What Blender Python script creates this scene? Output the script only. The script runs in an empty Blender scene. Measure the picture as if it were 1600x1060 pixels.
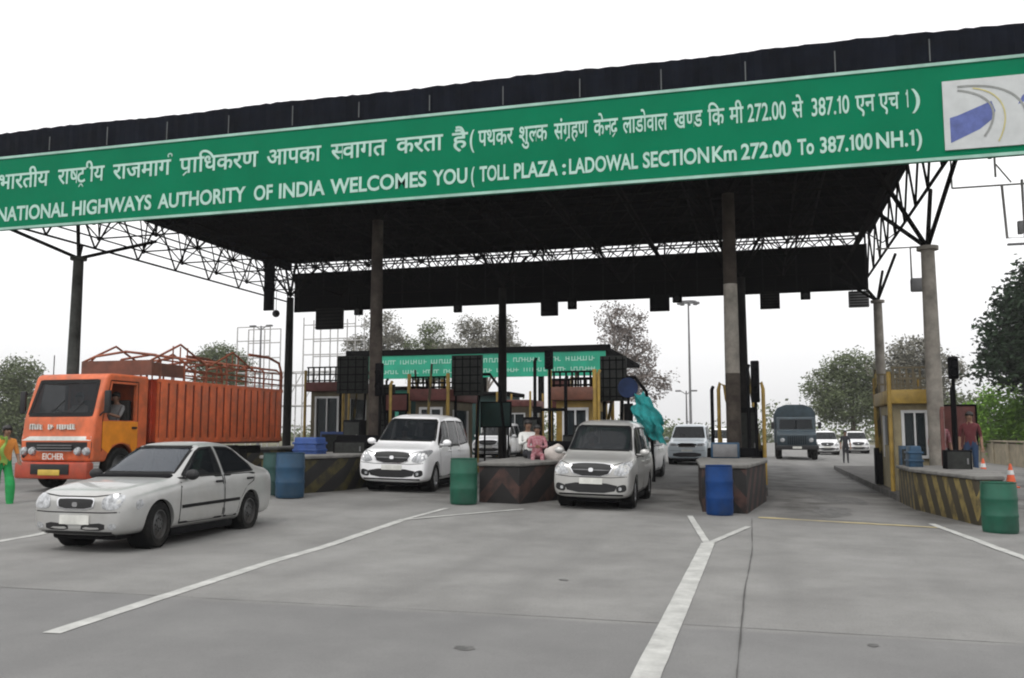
import bpy, bmesh, math, random
from mathutils import Vector, Matrix
from mathutils.bvhtree import BVHTree
R = math.radians
random.seed(11)
S = bpy.context.scene
C = S.collection

# ------------------------------------------------------------------ camera
cam = bpy.data.cameras.new('camera'); cam_o = bpy.data.objects.new('camera', cam); C.objects.link(cam_o)
cam.sensor_width = 36; cam.lens = 1400 / 1600 * 36
cam.clip_start = 0.1; cam.clip_end = 3000
cam_o.location = (0, 0, 1.5)
cam_o.rotation_euler = (R(90 + 6.0), 0, R(15.5))
S.camera = cam_o

# ------------------------------------------------------------------ sky, sun, exposure
SUN_EL, SUN_AZ = 58, 200          # azimuth measured clockwise from +Y
w = bpy.data.worlds.new('World'); S.world = w; w.use_nodes = True
nt = w.node_tree; bg = nt.nodes['Background']
sky = nt.nodes.new('ShaderNodeTexSky'); sky.sky_type = 'NISHITA'; sky.sun_disc = False
sky.sun_elevation = R(SUN_EL); sky.sun_rotation = R(SUN_AZ)
sky.air_density = 1.0; sky.dust_density = 6.0; sky.ozone_density = 0.6
hs = nt.nodes.new('ShaderNodeHueSaturation'); hs.inputs['Saturation'].default_value = 0.10
nt.links.new(sky.outputs[0], hs.inputs['Color']); 
cl_ = nt.nodes.new('ShaderNodeMix'); cl_.data_type = 'RGBA'; cl_.inputs[0].default_value = .85; cl_.inputs[7].default_value = (7.6, 7.6, 7.65, 1)   # even bright overcast veil
nt.links.new(hs.outputs[0], cl_.inputs[6]); 
tcw = nt.nodes.new('ShaderNodeTexCoord'); sxw = nt.nodes.new('ShaderNodeSeparateXYZ'); nt.links.new(tcw.outputs['Generated'], sxw.inputs[0])
mrw = nt.nodes.new('ShaderNodeMapRange'); mrw.inputs[1].default_value = 0; mrw.inputs[2].default_value = .22; mrw.inputs[3].default_value = .70; mrw.inputs[4].default_value = 1.0
nt.links.new(sxw.outputs[2], mrw.inputs[0])
vmw = nt.nodes.new('ShaderNodeVectorMath'); vmw.operation = 'SCALE'; nt.links.new(cl_.outputs[2], vmw.inputs[0]); nt.links.new(mrw.outputs[0], vmw.inputs['Scale'])
nt.links.new(vmw.outputs[0], bg.inputs[0])   # overcast sky is dimmer towards the horizon
bg.inputs[1].default_value = 0.15
sl = bpy.data.lights.new('sun', 'SUN'); sl.energy = 0.75; sl.angle = R(12); sl.color = (1, .97, .92)
so = bpy.data.objects.new('sun', sl); C.objects.link(so)
d = Vector((math.sin(R(SUN_AZ)) * math.cos(R(SUN_EL)), math.cos(R(SUN_AZ)) * math.cos(R(SUN_EL)), math.sin(R(SUN_EL))))
so.rotation_euler = d.to_track_quat('Z', 'Y').to_euler()
S.view_settings.view_transform = 'Standard'; S.view_settings.look = 'None'
S.view_settings.exposure = 0.35; S.view_settings.gamma = 1
S.cycles.max_bounces = 6; S.cycles.transparent_max_bounces = 12
S.cycles.use_denoising = True
S.cycles.filter_width = 2.0

# ------------------------------------------------------------------ helpers
def tag(o, label=None, cat=None, group=None, kind=None):
    if label: o['label'] = label
    if cat: o['category'] = cat
    if group: o['group'] = group
    if kind: o['kind'] = kind
    return o

def thing(name, label, cat, loc=(0, 0, 0), rot=(0, 0, 0), group=None):
    o = bpy.data.objects.new(name, None); C.objects.link(o)
    o.location = loc; o.rotation_euler = rot; o.empty_display_size = .2
    return tag(o, label, cat, group)

def obj(name, bm, mat, parent=None, loc=None, smooth=38, rot=None):
    me = bpy.data.meshes.new(name)
    bm.normal_update()
    if smooth:
        for f in bm.faces: f.smooth = True
        for e in bm.edges:
            if len(e.link_faces) == 2 and e.calc_face_angle(0) > R(smooth): e.smooth = False
    if not smooth:
        for f in bm.faces: f.smooth = False
    bm.to_mesh(me); bm.free()
    for m in (mat if isinstance(mat, (list, tuple)) else [mat]): me.materials.append(m)
    o = bpy.data.objects.new(name, me); C.objects.link(o)
    if parent: o.parent = parent
    if loc: o.location = loc
    if rot: o.rotation_euler = rot
    return o

def copy_tree(o, parent=None):
    c = o.copy(); C.objects.link(c); c.parent = parent
    for ch in list(o.children): copy_tree(ch, c)
    return c

def gtilt(x, y):
    f = max(0, min(1, (95 - y) / 35)) * max(0, min(1, (y - 11) / 6))
    return -0.025 * max(-10.5, min(12, x)) * f
def G(x, y, dz=0): return (x, y, gtilt(x, y) + dz)

def box(bm, c, s, rz=0, bev=0, mi=0, seg=2, M=None):
    r = bmesh.ops.create_cube(bm, size=1)
    mat = Matrix.Translation(c) @ Matrix.Rotation(rz, 4, 'Z') @ Matrix.Diagonal((s[0], s[1], s[2], 1))
    if M is not None: mat = M @ mat
    bmesh.ops.transform(bm, matrix=mat, verts=r['verts'])
    fs = list({f for v in r['verts'] for f in v.link_faces})
    for f in fs: f.material_index = mi
    if bev:
        es = list({e for v in r['verts'] for e in v.link_edges})
        rb = bmesh.ops.bevel(bm, geom=es, offset=bev, segments=seg, profile=.5, affect='EDGES')
        for f in rb['faces']: f.material_index = mi
    return bm

def bx(c, s, **k): return box(bmesh.new(), c, s, **k)

def tube(bm, pts, r, n=8, mi=0, cap=True):
    pts = [Vector(p) for p in pts]
    if not isinstance(r, (list, tuple)): r = [r] * len(pts)
    rings = []
    up = None
    for i, p in enumerate(pts):
        t = (pts[min(i + 1, len(pts) - 1)] - pts[max(i - 1, 0)]).normalized()
        if up is None:
            up = Vector((0, 0, 1)) if abs(t.z) < .9 else Vector((1, 0, 0))
        a = t.cross(up)
        if a.length < 1e-4: a = t.cross(Vector((1, 0, 0)))
        a.normalize(); b = t.cross(a).normalized(); up = -b if up.dot(-b) > 0 else b
        rings.append([bm.verts.new(p + (a * math.cos(2 * math.pi * k / n) + b * math.sin(2 * math.pi * k / n)) * r[i]) for k in range(n)])
    for i in range(len(rings) - 1):
        for k in range(n):
            f = bm.faces.new((rings[i][k], rings[i][(k + 1) % n], rings[i + 1][(k + 1) % n], rings[i + 1][k])); f.material_index = mi
    if cap:
        for q in (rings[0], list(reversed(rings[-1]))):
            f = bm.faces.new(q); f.material_index = mi
    return bm

def lathe(bm, prof, n=32, M=None, mi=0, close=False):
    """prof: list of (r, z) turned round the z axis"""
    rings = []
    for r, z in prof:
        if r < 1e-5: rings.append([bm.verts.new((0, 0, z))])
        else: rings.append([bm.verts.new((r * math.cos(2 * math.pi * k / n), r * math.sin(2 * math.pi * k / n), z)) for k in range(n)])
    P = list(zip(rings, rings[1:])) + ([(rings[-1], rings[0])] if close else [])
    for a, b in P:
        for k in range(n):
            k2 = (k + 1) % n
            if len(a) == 1 and len(b) == 1: continue
            if len(a) == 1: f = bm.faces.new((a[0], b[k2], b[k]))
            elif len(b) == 1: f = bm.faces.new((a[k], a[k2], b[0]))
            else: f = bm.faces.new((a[k], a[k2], b[k2], b[k]))
            f.material_index = mi
    if M is not None: bmesh.ops.transform(bm, matrix=M, verts=[v for ring in rings for v in ring])
    return bm

def prism(bm, poly, y0, y1, plane='xz', bev=0, seg=3, mi=0):
    """polygon in a plane extruded along the remaining axis"""
    def P(a, b, t): return {'xz': (a, t, b), 'yz': (t, a, b), 'xy': (a, b, t)}[plane]
    n = len(poly)
    A = [bm.verts.new(P(a, b, y0)) for a, b in poly]; B = [bm.verts.new(P(a, b, y1)) for a, b in poly]
    fs = [bm.faces.new(A), bm.faces.new(list(reversed(B)))]
    for i in range(n): fs.append(bm.faces.new((A[(i + 1) % n], A[i], B[i], B[(i + 1) % n])))
    bmesh.ops.recalc_face_normals(bm, faces=fs)
    for f in fs: f.material_index = mi
    if bev:
        es = list({e for f in fs for e in f.edges})
        rb = bmesh.ops.bevel(bm, geom=es, offset=bev, segments=seg, profile=.5, affect='EDGES')
        for f in rb['faces']: f.material_index = mi
    return bm

def slab(bm, a, b, c, d, t, mi=0): pass

def evaluated(o):
    dg = bpy.context.evaluated_depsgraph_get()
    bm = bmesh.new(); bm.from_mesh(o.evaluated_get(dg).to_mesh()); return bm

def temp(bm):
    me = bpy.data.meshes.new('tmp'); bm.to_mesh(me); o = bpy.data.objects.new('tmp', me); C.objects.link(o); return o

def boolean(bm, cutters):
    cur = bm; 
    for c in cutters:
        bmesh.ops.recalc_face_normals(c, faces=c.faces[:])
        xs0 = [v.co.copy() for v in cur.verts]; ext = max(v.x for v in xs0) - min(v.x for v in xs0)
        for attempt in range(5):
            a = temp(cur); k = temp(c); k.location = (.0017 * attempt, .0011 * attempt, .0013 * attempt)
            m = a.modifiers.new('b', 'BOOLEAN'); m.operation = 'DIFFERENCE'; m.object = k; m.solver = 'EXACT'
            r = evaluated(a)
            for o in (k, a):
                me = o.data; bpy.data.objects.remove(o); bpy.data.meshes.remove(me)
            ok = len(r.verts) > len(xs0) * .5 and (max(v.co.x for v in r.verts) - min(v.co.x for v in r.verts)) > ext * .9
            if ok: break
            r.free(); r = None
        c.free()
        if r is not None: cur.free(); cur = r
    return cur

# ------------------------------------------------------------------ materials
MATS = {}
def M(name): return MATS[name]
def mat(name, col, rough=.6, metal=0, var=.12, scale=3, coat=0, bump=0, bscale=60, spec=.5, emit=None, col2=None, dirt=None, dirts=1.2, dirt_amt=.5, alpha=None, trans=0):
    m = bpy.data.materials.new(name); m.use_nodes = True; t = m.node_tree; b = t.nodes['Principled BSDF']
    b.inputs['Roughness'].default_value = rough; b.inputs['Metallic'].default_value = metal
    b.inputs['Coat Weight'].default_value = coat; b.inputs['Coat Roughness'].default_value = .06
    b.inputs['Specular IOR Level'].default_value = spec
    tc = t.nodes.new('ShaderNodeTexCoord')
    n = t.nodes.new('ShaderNodeTexNoise'); n.inputs['Scale'].default_value = scale; n.inputs['Detail'].default_value = 8; n.inputs['Roughness'].default_value = .65
    t.links.new(tc.outputs['Object'], n.inputs['Vector'])
    mx = t.nodes.new('ShaderNodeMix'); mx.data_type = 'RGBA'
    c = Vector(col[:3]); c2 = Vector(col2) if col2 else c * (1 - var * 2)
    hi = c if col2 else c * (1 + var)
    mx.inputs[6].default_value = (*hi, 1); mx.inputs[7].default_value = (*c2, 1)
    rp = t.nodes.new('ShaderNodeMapRange'); rp.inputs[1].default_value = .35; rp.inputs[2].default_value = .68
    t.links.new(n.outputs[0], rp.inputs[0]); t.links.new(rp.outputs[0], mx.inputs[0])
    out = mx.outputs[2]
    if dirt:
        n2 = t.nodes.new('ShaderNodeTexNoise'); n2.inputs['Scale'].default_value = dirts; n2.inputs['Detail'].default_value = 10; n2.inputs['Roughness'].default_value = .7
        t.links.new(tc.outputs['Object'], n2.inputs['Vector'])
        r2 = t.nodes.new('ShaderNodeMapRange'); r2.inputs[1].default_value = .48; r2.inputs[2].default_value = .75; r2.inputs[4].default_value = dirt_amt
        t.links.new(n2.outputs[0], r2.inputs[0])
        m2 = t.nodes.new('ShaderNodeMix'); m2.data_type = 'RGBA'; m2.inputs[7].default_value = (*dirt, 1)
        t.links.new(out, m2.inputs[6]); t.links.new(r2.outputs[0], m2.inputs[0]); out = m2.outputs[2]
    t.links.new(out, b.inputs['Base Color'])
    if bump:
        n3 = t.nodes.new('ShaderNodeTexNoise'); n3.inputs['Scale'].default_value = bscale; n3.inputs['Detail'].default_value = 6
        t.links.new(tc.outputs['Object'], n3.inputs['Vector'])
        bp = t.nodes.new('ShaderNodeBump'); bp.inputs['Strength'].default_value = bump; bp.inputs['Distance'].default_value = .02
        t.links.new(n3.outputs[0], bp.inputs['Height']); t.links.new(bp.outputs[0], b.inputs['Normal'])
    if emit: b.inputs['Emission Color'].default_value = (*emit[:3], 1); b.inputs['Emission Strength'].default_value = emit[3]
    MATS[name] = m
    return m

mat('silver_paint', (.44, .44, .43), .34, .45, var=.05, coat=.6, dirt=(.34, .31, .26), dirt_amt=.35)
mat('white_paint', (.90, .90, .91), .3, 0, var=.03, coat=.8, dirt=(.5, .47, .42), dirt_amt=.18)
mat('pearl_paint', (.46, .455, .44), .32, .3, var=.04, coat=.7, dirt=(.4, .37, .32), dirt_amt=.3)
mat('orange_paint', (.56, .115, .036), .55, 0, var=.14, coat=.05, dirt=(.30, .12, .06), dirt_amt=.55, dirts=3)
mat('plank_gap', (.16, .028, .012), .7, 0, var=.2)
mat('pale_blue_paint', (.50, .56, .60), .35, .1, var=.05, coat=.6)
mat('red_paint', (.42, .05, .02), .5, 0, var=.15, dirt=(.15, .07, .04), dirt_amt=.6)
mat('yellow_orange', (.72, .24, .01), .45, 0, var=.1, coat=.2)
mat('brown_paint', (.13, .045, .025), .6, 0, var=.2, dirt=(.05, .035, .03), dirt_amt=.5)
mat('cage_paint', (.26, .07, .03), .6, 0, var=.2, dirt=(.08, .04, .03), dirt_amt=.5)
mat('olive_paint', (.018, .034, .045), .6, 0, var=.2)
mat('canvas', (.024, .040, .05), .9, 0, var=.2, bump=.3, bscale=20)
mat('black_plastic', (.006, .006, .007), .6, 0, var=.2)
mat('black_rubber', (.010, .010, .010), .9, 0, var=.25, dirt=(.055, .052, .046), dirt_amt=.6, dirts=5, spec=.15)
mat('dark_interior', (.008, .008, .009), .9, spec=.1)
mat('seat_fabric', (.035, .033, .03), .9)
mat('chrome', (.62, .62, .63), .15, 1, var=.04)
mat('steel_rim', (.09, .09, .09), .5, .6, var=.2, dirt=(.12, .1, .08), dirt_amt=.5)
mat('alloy_rim', (.4, .4, .41), .35, .8, var=.1)
mat('lens', (.42, .43, .44), .15, .3, var=.3, coat=.6, scale=16)
mat('amber', (.7, .22, .02), .25, 0, coat=1)
mat('red_lens', (.45, .02, .015), .25, 0, coat=1)
mat('plate', (.62, .62, .58), .5)
mat('plate_yellow', (.55, .38, .06), .5)
mat('sign_green', (.0003, .165, .078), .6, 0, var=.05, scale=.7, dirt=(.0005, .14, .062), dirts=.5, dirt_amt=.5, spec=.05)
mat('sign_white', (.40, .60, .52), .5, 0, var=.08)
mat('sign_edge', (.30, .50, .42), .5, 0, var=.15, scale=1)
mat('emblem_grey', (.50, .52, .52), .5, 0, var=.05)
mat('emblem_blue', (.08, .11, .32), .5, 0, var=.15, scale=6)
mat('emblem_line', (.24, .25, .24), .5)
mat('emblem_yellow', (.5, .45, .2), .5)
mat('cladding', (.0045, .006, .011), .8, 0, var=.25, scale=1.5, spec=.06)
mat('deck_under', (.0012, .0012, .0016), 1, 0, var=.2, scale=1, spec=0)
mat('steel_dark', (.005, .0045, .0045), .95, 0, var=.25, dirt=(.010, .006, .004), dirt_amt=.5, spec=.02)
mat('steel_pale', (.22, .21, .20), .6, .1, var=.1)
mat('scaffold_steel', (.40, .39, .38), .6, .1, var=.1)
mat('seam_light', (.11, .12, .12), .6)
mat('column', (.24, .22, .19), .75, 0, var=.22, scale=2.5, dirt=(.12, .095, .08), dirts=1.6, dirt_amt=.7, bump=.2)
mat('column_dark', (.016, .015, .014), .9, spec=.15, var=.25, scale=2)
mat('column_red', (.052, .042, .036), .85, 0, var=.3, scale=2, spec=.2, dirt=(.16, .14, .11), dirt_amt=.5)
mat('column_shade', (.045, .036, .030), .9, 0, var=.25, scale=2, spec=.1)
mat('drum_blue', (.005, .036, .14), .55, spec=.2, var=.2, scale=2, dirt=(.03, .05, .09), dirt_amt=.5, dirts=3)
mat('drum_teal', (.007, .045, .095), .5, 0, var=.2, scale=2, dirt=(.03, .05, .06), dirt_amt=.5, dirts=3)
mat('drum_green', (.004, .078, .045), .5, 0, var=.2, scale=2, dirt=(.02, .07, .045), dirt_amt=.6, dirts=3)
mat('drum_darkgreen', (.008, .045, .04), .6, 0, var=.2, scale=2)
mat('yellow_paint', (.34, .22, .04), .55, 0, var=.2, dirt=(.2, .13, .04), dirt_amt=.5)
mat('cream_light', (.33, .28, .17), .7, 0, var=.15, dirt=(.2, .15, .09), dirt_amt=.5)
mat('cream_paint', (.12, .10, .06), .7, 0, var=.15, dirt=(.2, .15, .09), dirt_amt=.5)  # darker copy of the booth cream, canopy shade put into the colour
mat('white_frame', (.62, .62, .62), .5, 0, var=.08)
mat('redbrown', (.12, .035, .03), .7, 0, var=.2)
mat('blue_paint', (.02, .06, .22), .5, 0, var=.2)
mat('grey_mesh', (.018, .02, .018), .9, 0, var=.3, scale=8)
mat('lamp_grey', (.16, .16, .165), .6, 0, var=.15)
mat('steel_black', (.003, .003, .004), .8, 0, var=.2, spec=.08)
mat('teal_cloth', (.01, .22, .22), .85, bump=.8, bscale=11, var=.2, scale=5)
mat('bark', (.10, .075, .055), .95, 0, var=.3, scale=6, bump=.5)
mat('bark_pale', (.22, .19, .16), .95, 0, var=.25, scale=6)
mat('cone_orange', (.65, .10, .03), .6)
mat('wall_tan', (.26, .22, .15), .85, 0, var=.2, scale=1.5, dirt=(.12, .10, .07), dirt_amt=.6, bump=.2)
mat('far_green', (.004, .30, .18), .6, 0, var=.12, scale=.8)
mat('far_wall', (.02, .20, .14), .8, 0, var=.2, scale=.8)
mat('skin_brown', (.22, .12, .075), .6)
mat('hair_black', (.012, .010, .010), .6)
mat('cloth_orange', (.60, .22, .04), .9, bump=.8, bscale=11); mat('cloth_green', (.015, .27, .07), .9, bump=.8, bscale=11); mat('cloth_yellowgreen', (.25, .40, .08), .9, bump=.8, bscale=11)
mat('cloth_red', (.10, .018, .022), .9, bump=.8, bscale=11); mat('cloth_pink', (.38, .22, .24), .9, bump=.8, bscale=11, scale=14, col2=(.20, .015, .03)); mat('cloth_white', (.6, .6, .58), .9, bump=.8, bscale=11)
mat('cloth_blue', (.02, .045, .10), .9, bump=.8, bscale=11); mat('cloth_dark', (.02, .02, .025), .9, bump=.8, bscale=11); mat('cloth_grey', (.2, .2, .2), .9, bump=.8, bscale=11)
mat('sack_pale', (.5, .45, .42), .95, bump=.4, bscale=12)

def glass(name, tint, mixf, rough=.03):
    m = bpy.data.materials.new(name); m.use_nodes = True; t = m.node_tree
    b = t.nodes['Principled BSDF']; b.inputs['Base Color'].default_value = (*tint, 1); b.inputs['Roughness'].default_value = rough
    b.inputs['Coat Weight'].default_value = 0; b.inputs['Specular IOR Level'].default_value = .5 if name == 'sky_glass' else .2
    tr = t.nodes.new('ShaderNodeBsdfTransparent'); mx = t.nodes.new('ShaderNodeMixShader'); mx.inputs[0].default_value = mixf
    out = t.nodes['Material Output']
    t.links.new(tr.outputs[0], mx.inputs[1]); t.links.new(b.outputs[0], mx.inputs[2]); t.links.new(mx.outputs[0], out.inputs[0])
    MATS[name] = m
glass('car_glass', (.012, .014, .016), .6); glass('windscreen_glass', (.016, .019, .022), .55); glass('booth_glass', (.03, .04, .045), .7)
glass('sky_glass', (.06, .07, .085), .66); glass('clear_glass', (.05, .055, .06), .35)  # sky_glass: bluish sky reflection put into the base tint

def leafmat(name, a, b, sc=1.2):
    m = mat(name, a, .7, 0, col2=b, scale=sc, spec=.2)
    return m
leafmat('leaf_dark', (.022, .045, .018), (.008, .016, .008), 1.5)
leafmat('leaf_bright', (.20, .36, .05), (.09, .19, .03), 1.2)
leafmat('leaf_olive', (.14, .17, .085), (.08, .10, .05), .8)  # olive, grey and brown leaves paled: distance haze put into the colour
leafmat('leaf_grey', (.20, .195, .16), (.13, .125, .10), .8)
leafmat('leaf_brown', (.22, .19, .175), (.15, .125, .11), .8)

def ground_mat():
    m = bpy.data.materials.new('road_concrete'); m.use_nodes = True; t = m.node_tree; b = t.nodes['Principled BSDF']
    N = t.nodes.new; L = t.links.new
    geo = N('ShaderNodeNewGeometry'); sp = N('ShaderNodeSeparateXYZ'); L(geo.outputs['Position'], sp.inputs[0])
    def noise(scale, detail=8, rough=.6, vec=None):
        n = N('ShaderNodeTexNoise'); n.inputs['Scale'].default_value = scale; n.inputs['Detail'].default_value = detail; n.inputs['Roughness'].default_value = rough
        L(vec if vec else geo.outputs['Position'], n.inputs['Vector']); return n.outputs[0]
    def mr(x, a, b_, c=0, d_=1):
        n = N('ShaderNodeMapRange'); n.inputs[1].default_value = a; n.inputs[2].default_value = b_; n.inputs[3].default_value = c; n.inputs[4].default_value = d_
        L(x, n.inputs[0]); return n.outputs[0]
    def mth(op, a, b_=None):
        n = N('ShaderNodeMath'); n.operation = op
        for i, v in enumerate((a, b_)):
            if v is None: continue
            if isinstance(v, (int, float)): n.inputs[i].default_value = v
            else: L(v, n.inputs[i])
        return n.outputs[0]
    def mix(f, a, b_):
        n = N('ShaderNodeMix'); n.data_type = 'RGBA'
        if isinstance(f, (int, float)): n.inputs[0].default_value = f
        else: L(f, n.inputs[0])
        for k, v in ((6, a), (7, b_)):
            if isinstance(v, tuple): n.inputs[k].default_value = (*v, 1)
            else: L(v, n.inputs[k])
        return n.outputs[2]
    vm = N('ShaderNodeVectorMath'); vm.operation = 'MULTIPLY'; vm.inputs[1].default_value = (1.0, .16, 1); L(geo.outputs['Position'], vm.inputs[0])
    base = mix(mr(noise(.9, 10, .65), .35, .66), (.214, .211, .203), (.142, .139, .135))
    base = mix(mr(noise(.9, 8, .6, vm.outputs[0]), .5, .72, 0, .55), base, (.15, .147, .142))        # long worn streaks along the lanes
    base = mix(mr(noise(.25, 4), .5, .7, 0, .4), base, (.285, .282, .275))
    base = mix(mr(noise(3.2, 9, .75), .52, .7, 0, .45), base, (.15, .147, .14))
    base = mix(mr(noise(5.5, 6, .8), .66, .74, 0, .8), base, (.09, .088, .084))
    track = mth('ABSOLUTE', mth('SUBTRACT', mth('PINGPONG', mth('ADD', sp.outputs[0], mth('MULTIPLY', noise(.3, 3), .6)), 1.25), .5))
    base = mix(mth('MULTIPLY', mr(track, .28, .0), mr(noise(.5, 6, .6, vm.outputs[0]), .38, .6, 0, .42)), base, (.12, .118, .115))
    base = mix(mr(noise(70, 3, .9), .45, .7, 0, .4), base, (.34, .335, .32))
    base = mix(mr(noise(28, 4, .8), .5, .8, 0, .6), base, (.12, .118, .112))                          # aggregate speckle
    y = mth('ADD', sp.outputs[1], mth('MULTIPLY', noise(1.3, 5), .25))
    base = mix(mr(y, 7.34, 7.44, .42, 0), base, (.115, .115, .118))                                     # darker older slab nearer
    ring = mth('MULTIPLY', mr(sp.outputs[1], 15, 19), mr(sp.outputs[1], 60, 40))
    lx = mth('ABSOLUTE', mth('SUBTRACT', mth('PINGPONG', mth('ADD', sp.outputs[0], .45), 2.5), 1.3))
    oil = mth('MULTIPLY', mth('MULTIPLY', mr(lx, 1.25, .3), ring), mr(noise(.8, 8), .38, .62))
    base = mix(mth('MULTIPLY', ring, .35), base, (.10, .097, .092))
    base = mix(mth('MULTIPLY', oil, .9), base, (.045, .042, .038))                                    # oil and tyre grime in the toll lanes
    out_r = mth('ADD', sp.outputs[0], mth('MULTIPLY', noise(.6, 6), 2))
    base = mix(mr(out_r, 14.2, 15.2), base, mix(mr(noise(.5, 8), .4, .6), (.14, .115, .075), (.06, .075, .03)))
    base = mix(mr(out_r, -44, -46), base, mix(mr(noise(.5, 8), .4, .6), (.14, .115, .075), (.06, .075, .03)))
    L(base, b.inputs['Base Color']); b.inputs['Roughness'].default_value = .82; b.inputs['Specular IOR Level'].default_value = .3
    bp = N('ShaderNodeBump'); bp.inputs['Strength'].default_value = .35; bp.inputs['Distance'].default_value = .01; L(noise(45, 6, .7), bp.inputs['Height']); L(bp.outputs[0], b.inputs['Normal'])
    MATS['road'] = m
ground_mat()

def stripe_mat(name, period, ang, dark, light, amt):
    m = bpy.data.materials.new(name); m.use_nodes = True; t = m.node_tree; b = t.nodes['Principled BSDF']
    N = t.nodes.new; L = t.links.new
    tc = N('ShaderNodeTexCoord'); sp = N('ShaderNodeSeparateXYZ'); L(tc.outputs['Object'], sp.inputs[0])
    def mth(op, a, b_=None):
        n = N('ShaderNodeMath'); n.operation = op
        for i, v in enumerate((a, b_)):
            if v is None: continue
            if isinstance(v, (int, float)): n.inputs[i].default_value = v
            else: L(v, n.inputs[i])
        return n.outputs[0]
    xx = mth('ABSOLUTE', mth('SUBTRACT', sp.outputs[0], 0))
    u = mth('ADD', mth('SUBTRACT', mth('MULTIPLY', xx, 1.0), mth('MULTIPLY', sp.outputs[1], .8)), mth('MULTIPLY', sp.outputs[2], math.tan(ang)))
    fr = mth('FRACT', mth('DIVIDE', u, period))
    st = mth('GREATER_THAN', fr, .55)
    n = N('ShaderNodeTexNoise'); n.inputs['Scale'].default_value = 5; n.inputs['Detail'].default_value = 9; L(tc.outputs['Object'], n.inputs['Vector'])
    r = N('ShaderNodeMapRange'); r.inputs[1].default_value = .4; r.inputs[2].default_value = .62; r.inputs[3].default_value = amt; r.inputs[4].default_value = amt * .25; L(n.outputs[0], r.inputs[0])
    mx = N('ShaderNodeMix'); mx.data_type = 'RGBA'; mx.inputs[6].default_value = (*dark, 1); mx.inputs[7].default_value = (*light, 1)
    L(mth('MULTIPLY', st, r.outputs[0]), mx.inputs[0]); L(mx.outputs[2], b.inputs['Base Color']); b.inputs['Roughness'].default_value = .85
    MATS[name] = m
stripe_mat('hazard', .62, R(45), (.007, .0065, .0065), (.10, .078, .012), .5)
stripe_mat('hazard_faint', .62, R(40), (.009, .008, .008), (.10, .045, .035), .55)
stripe_mat('hazard_bold', .34, R(20), (.035, .028, .015), (.20, .15, .045), .9)
mat('island_top', (.16, .155, .145), .85, 0, var=.2, scale=3, bump=.2)
mat('kerb', (.08, .075, .07), .85, 0, var=.3, scale=3)
mat('line_paint', (.42, .42, .40), .75, 0, var=.14, scale=4, dirt=(.24, .235, .23), dirts=7, dirt_amt=.5)
mat('joint', (.06, .058, .055), .9)
mat('rumble', (.36, .30, .16), .8, dirt=(.18, .175, .165), dirts=3, dirt_amt=.9)

mat('disc_navy', (.010, .022, .065), .7, 0, var=.2, spec=.2)
# ------------------------------------------------------------------ ground, road, markings
def axis_vals(segs):
    v = []
    for a, b, n in segs: v += [a + (b - a) * i / n for i in range(n)]
    return v + [segs[-1][1]]
xs = axis_vals([(-900, -60, 6), (-60, -10.5, 6), (-10.5, 12, 6), (12, 60, 5), (60, 900, 6)])
ys = axis_vals([(-60, 11, 5), (11, 17, 6), (17, 60, 6), (60, 95, 12), (95, 1500, 8)])
bm = bmesh.new()
grid = [[bm.verts.new(G(x, y)) for y in ys] for x in xs]
for i in range(len(xs) - 1):
    for j in range(len(ys) - 1): bm.faces.new((grid[i][j], grid[i + 1][j], grid[i + 1][j + 1], grid[i][j + 1]))
tag(obj('road', bm, M('road')), 'grey concrete toll plaza road with worn darker patches', 'road', kind='structure')

def ribbon(bm, pts, wd, dz=.005, ragged=0):
    """flat painted strip laid on the ground, real paint thickness"""
    P = []
    for (x0, y0), (x1, y1) in zip(pts, pts[1:]):
        n = max(1, int(math.hypot(x1 - x0, y1 - y0) / .25))
        for i in range(n): P.append((x0 + (x1 - x0) * i / n, y0 + (y1 - y0) * i / n))
    P.append(pts[-1])
    L_, R_ = [], []
    for i, p in enumerate(P):
        a = P[max(0, i - 1)]; b = P[min(len(P) - 1, i + 1)]
        t = Vector((b[0] - a[0], b[1] - a[1])).normalized(); nrm = Vector((-t.y, t.x))
        w1 = wd / 2 + random.uniform(-ragged, ragged); w2 = wd / 2 + random.uniform(-ragged, ragged)
        L_.append(bm.verts.new(G(p[0] + nrm.x * w1, p[1] + nrm.y * w1, dz))); R_.append(bm.verts.new(G(p[0] - nrm.x * w2, p[1] - nrm.y * w2, dz)))
    for i in range(len(P) - 1): bm.faces.new((R_[i], R_[i + 1], L_[i + 1], L_[i]))
    return bm
def marking(name, strips, wd, m, dz, ragged=.012):
    bm = bmesh.new()
    for k, s in enumerate(strips): ribbon(bm, s, wd, dz + k * .0012, ragged)
    return tag(obj(name, bm, M(m), smooth=0), kind='structure')
marking('lane_marking', [[(-.73, 4.2), (-.75, 12.7)], ], .18, 'line_paint', .005, .002)
marking('lane_marking', [[(-.75, 12.6), (-1.28, 16.5)], [(-.75, 12.6), (-.25, 15.1)]], .10, 'line_paint', .006, .003)
marking('lane_marking', [[(-5.2, 5.76), (-5.58, 9.6), (-5.76, 14.1)]], .15, 'line_paint', .005, .005)
marking('lane_marking', [[(-5.76, 14.0), (-5.66, 15.9)], [(-5.76, 14.0), (-4.3, 16.3)]], .10, 'line_paint', .006, .005)
marking('lane_marking', [[(3.1, 6), (3.1, 11.5)], [(3.1, 11.4), (2.8, 17.2)]], .13, 'line_paint', .005)
marking('lane_marking', [[(-9.7, 6), (-10.4, 11.3), (-10.5, 14.5)], [(-10.5, 14.4), (-10.7, 16.5)], [(-10.5, 14.4), (-9.6, 16.8)]], .15, 'line_paint', .005)
marking('slab_joint', [[(-.18, 2), (-.2, 9), (-.16, 12), (-.21, 16.5)]], .009, 'joint', .011, .004)
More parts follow.
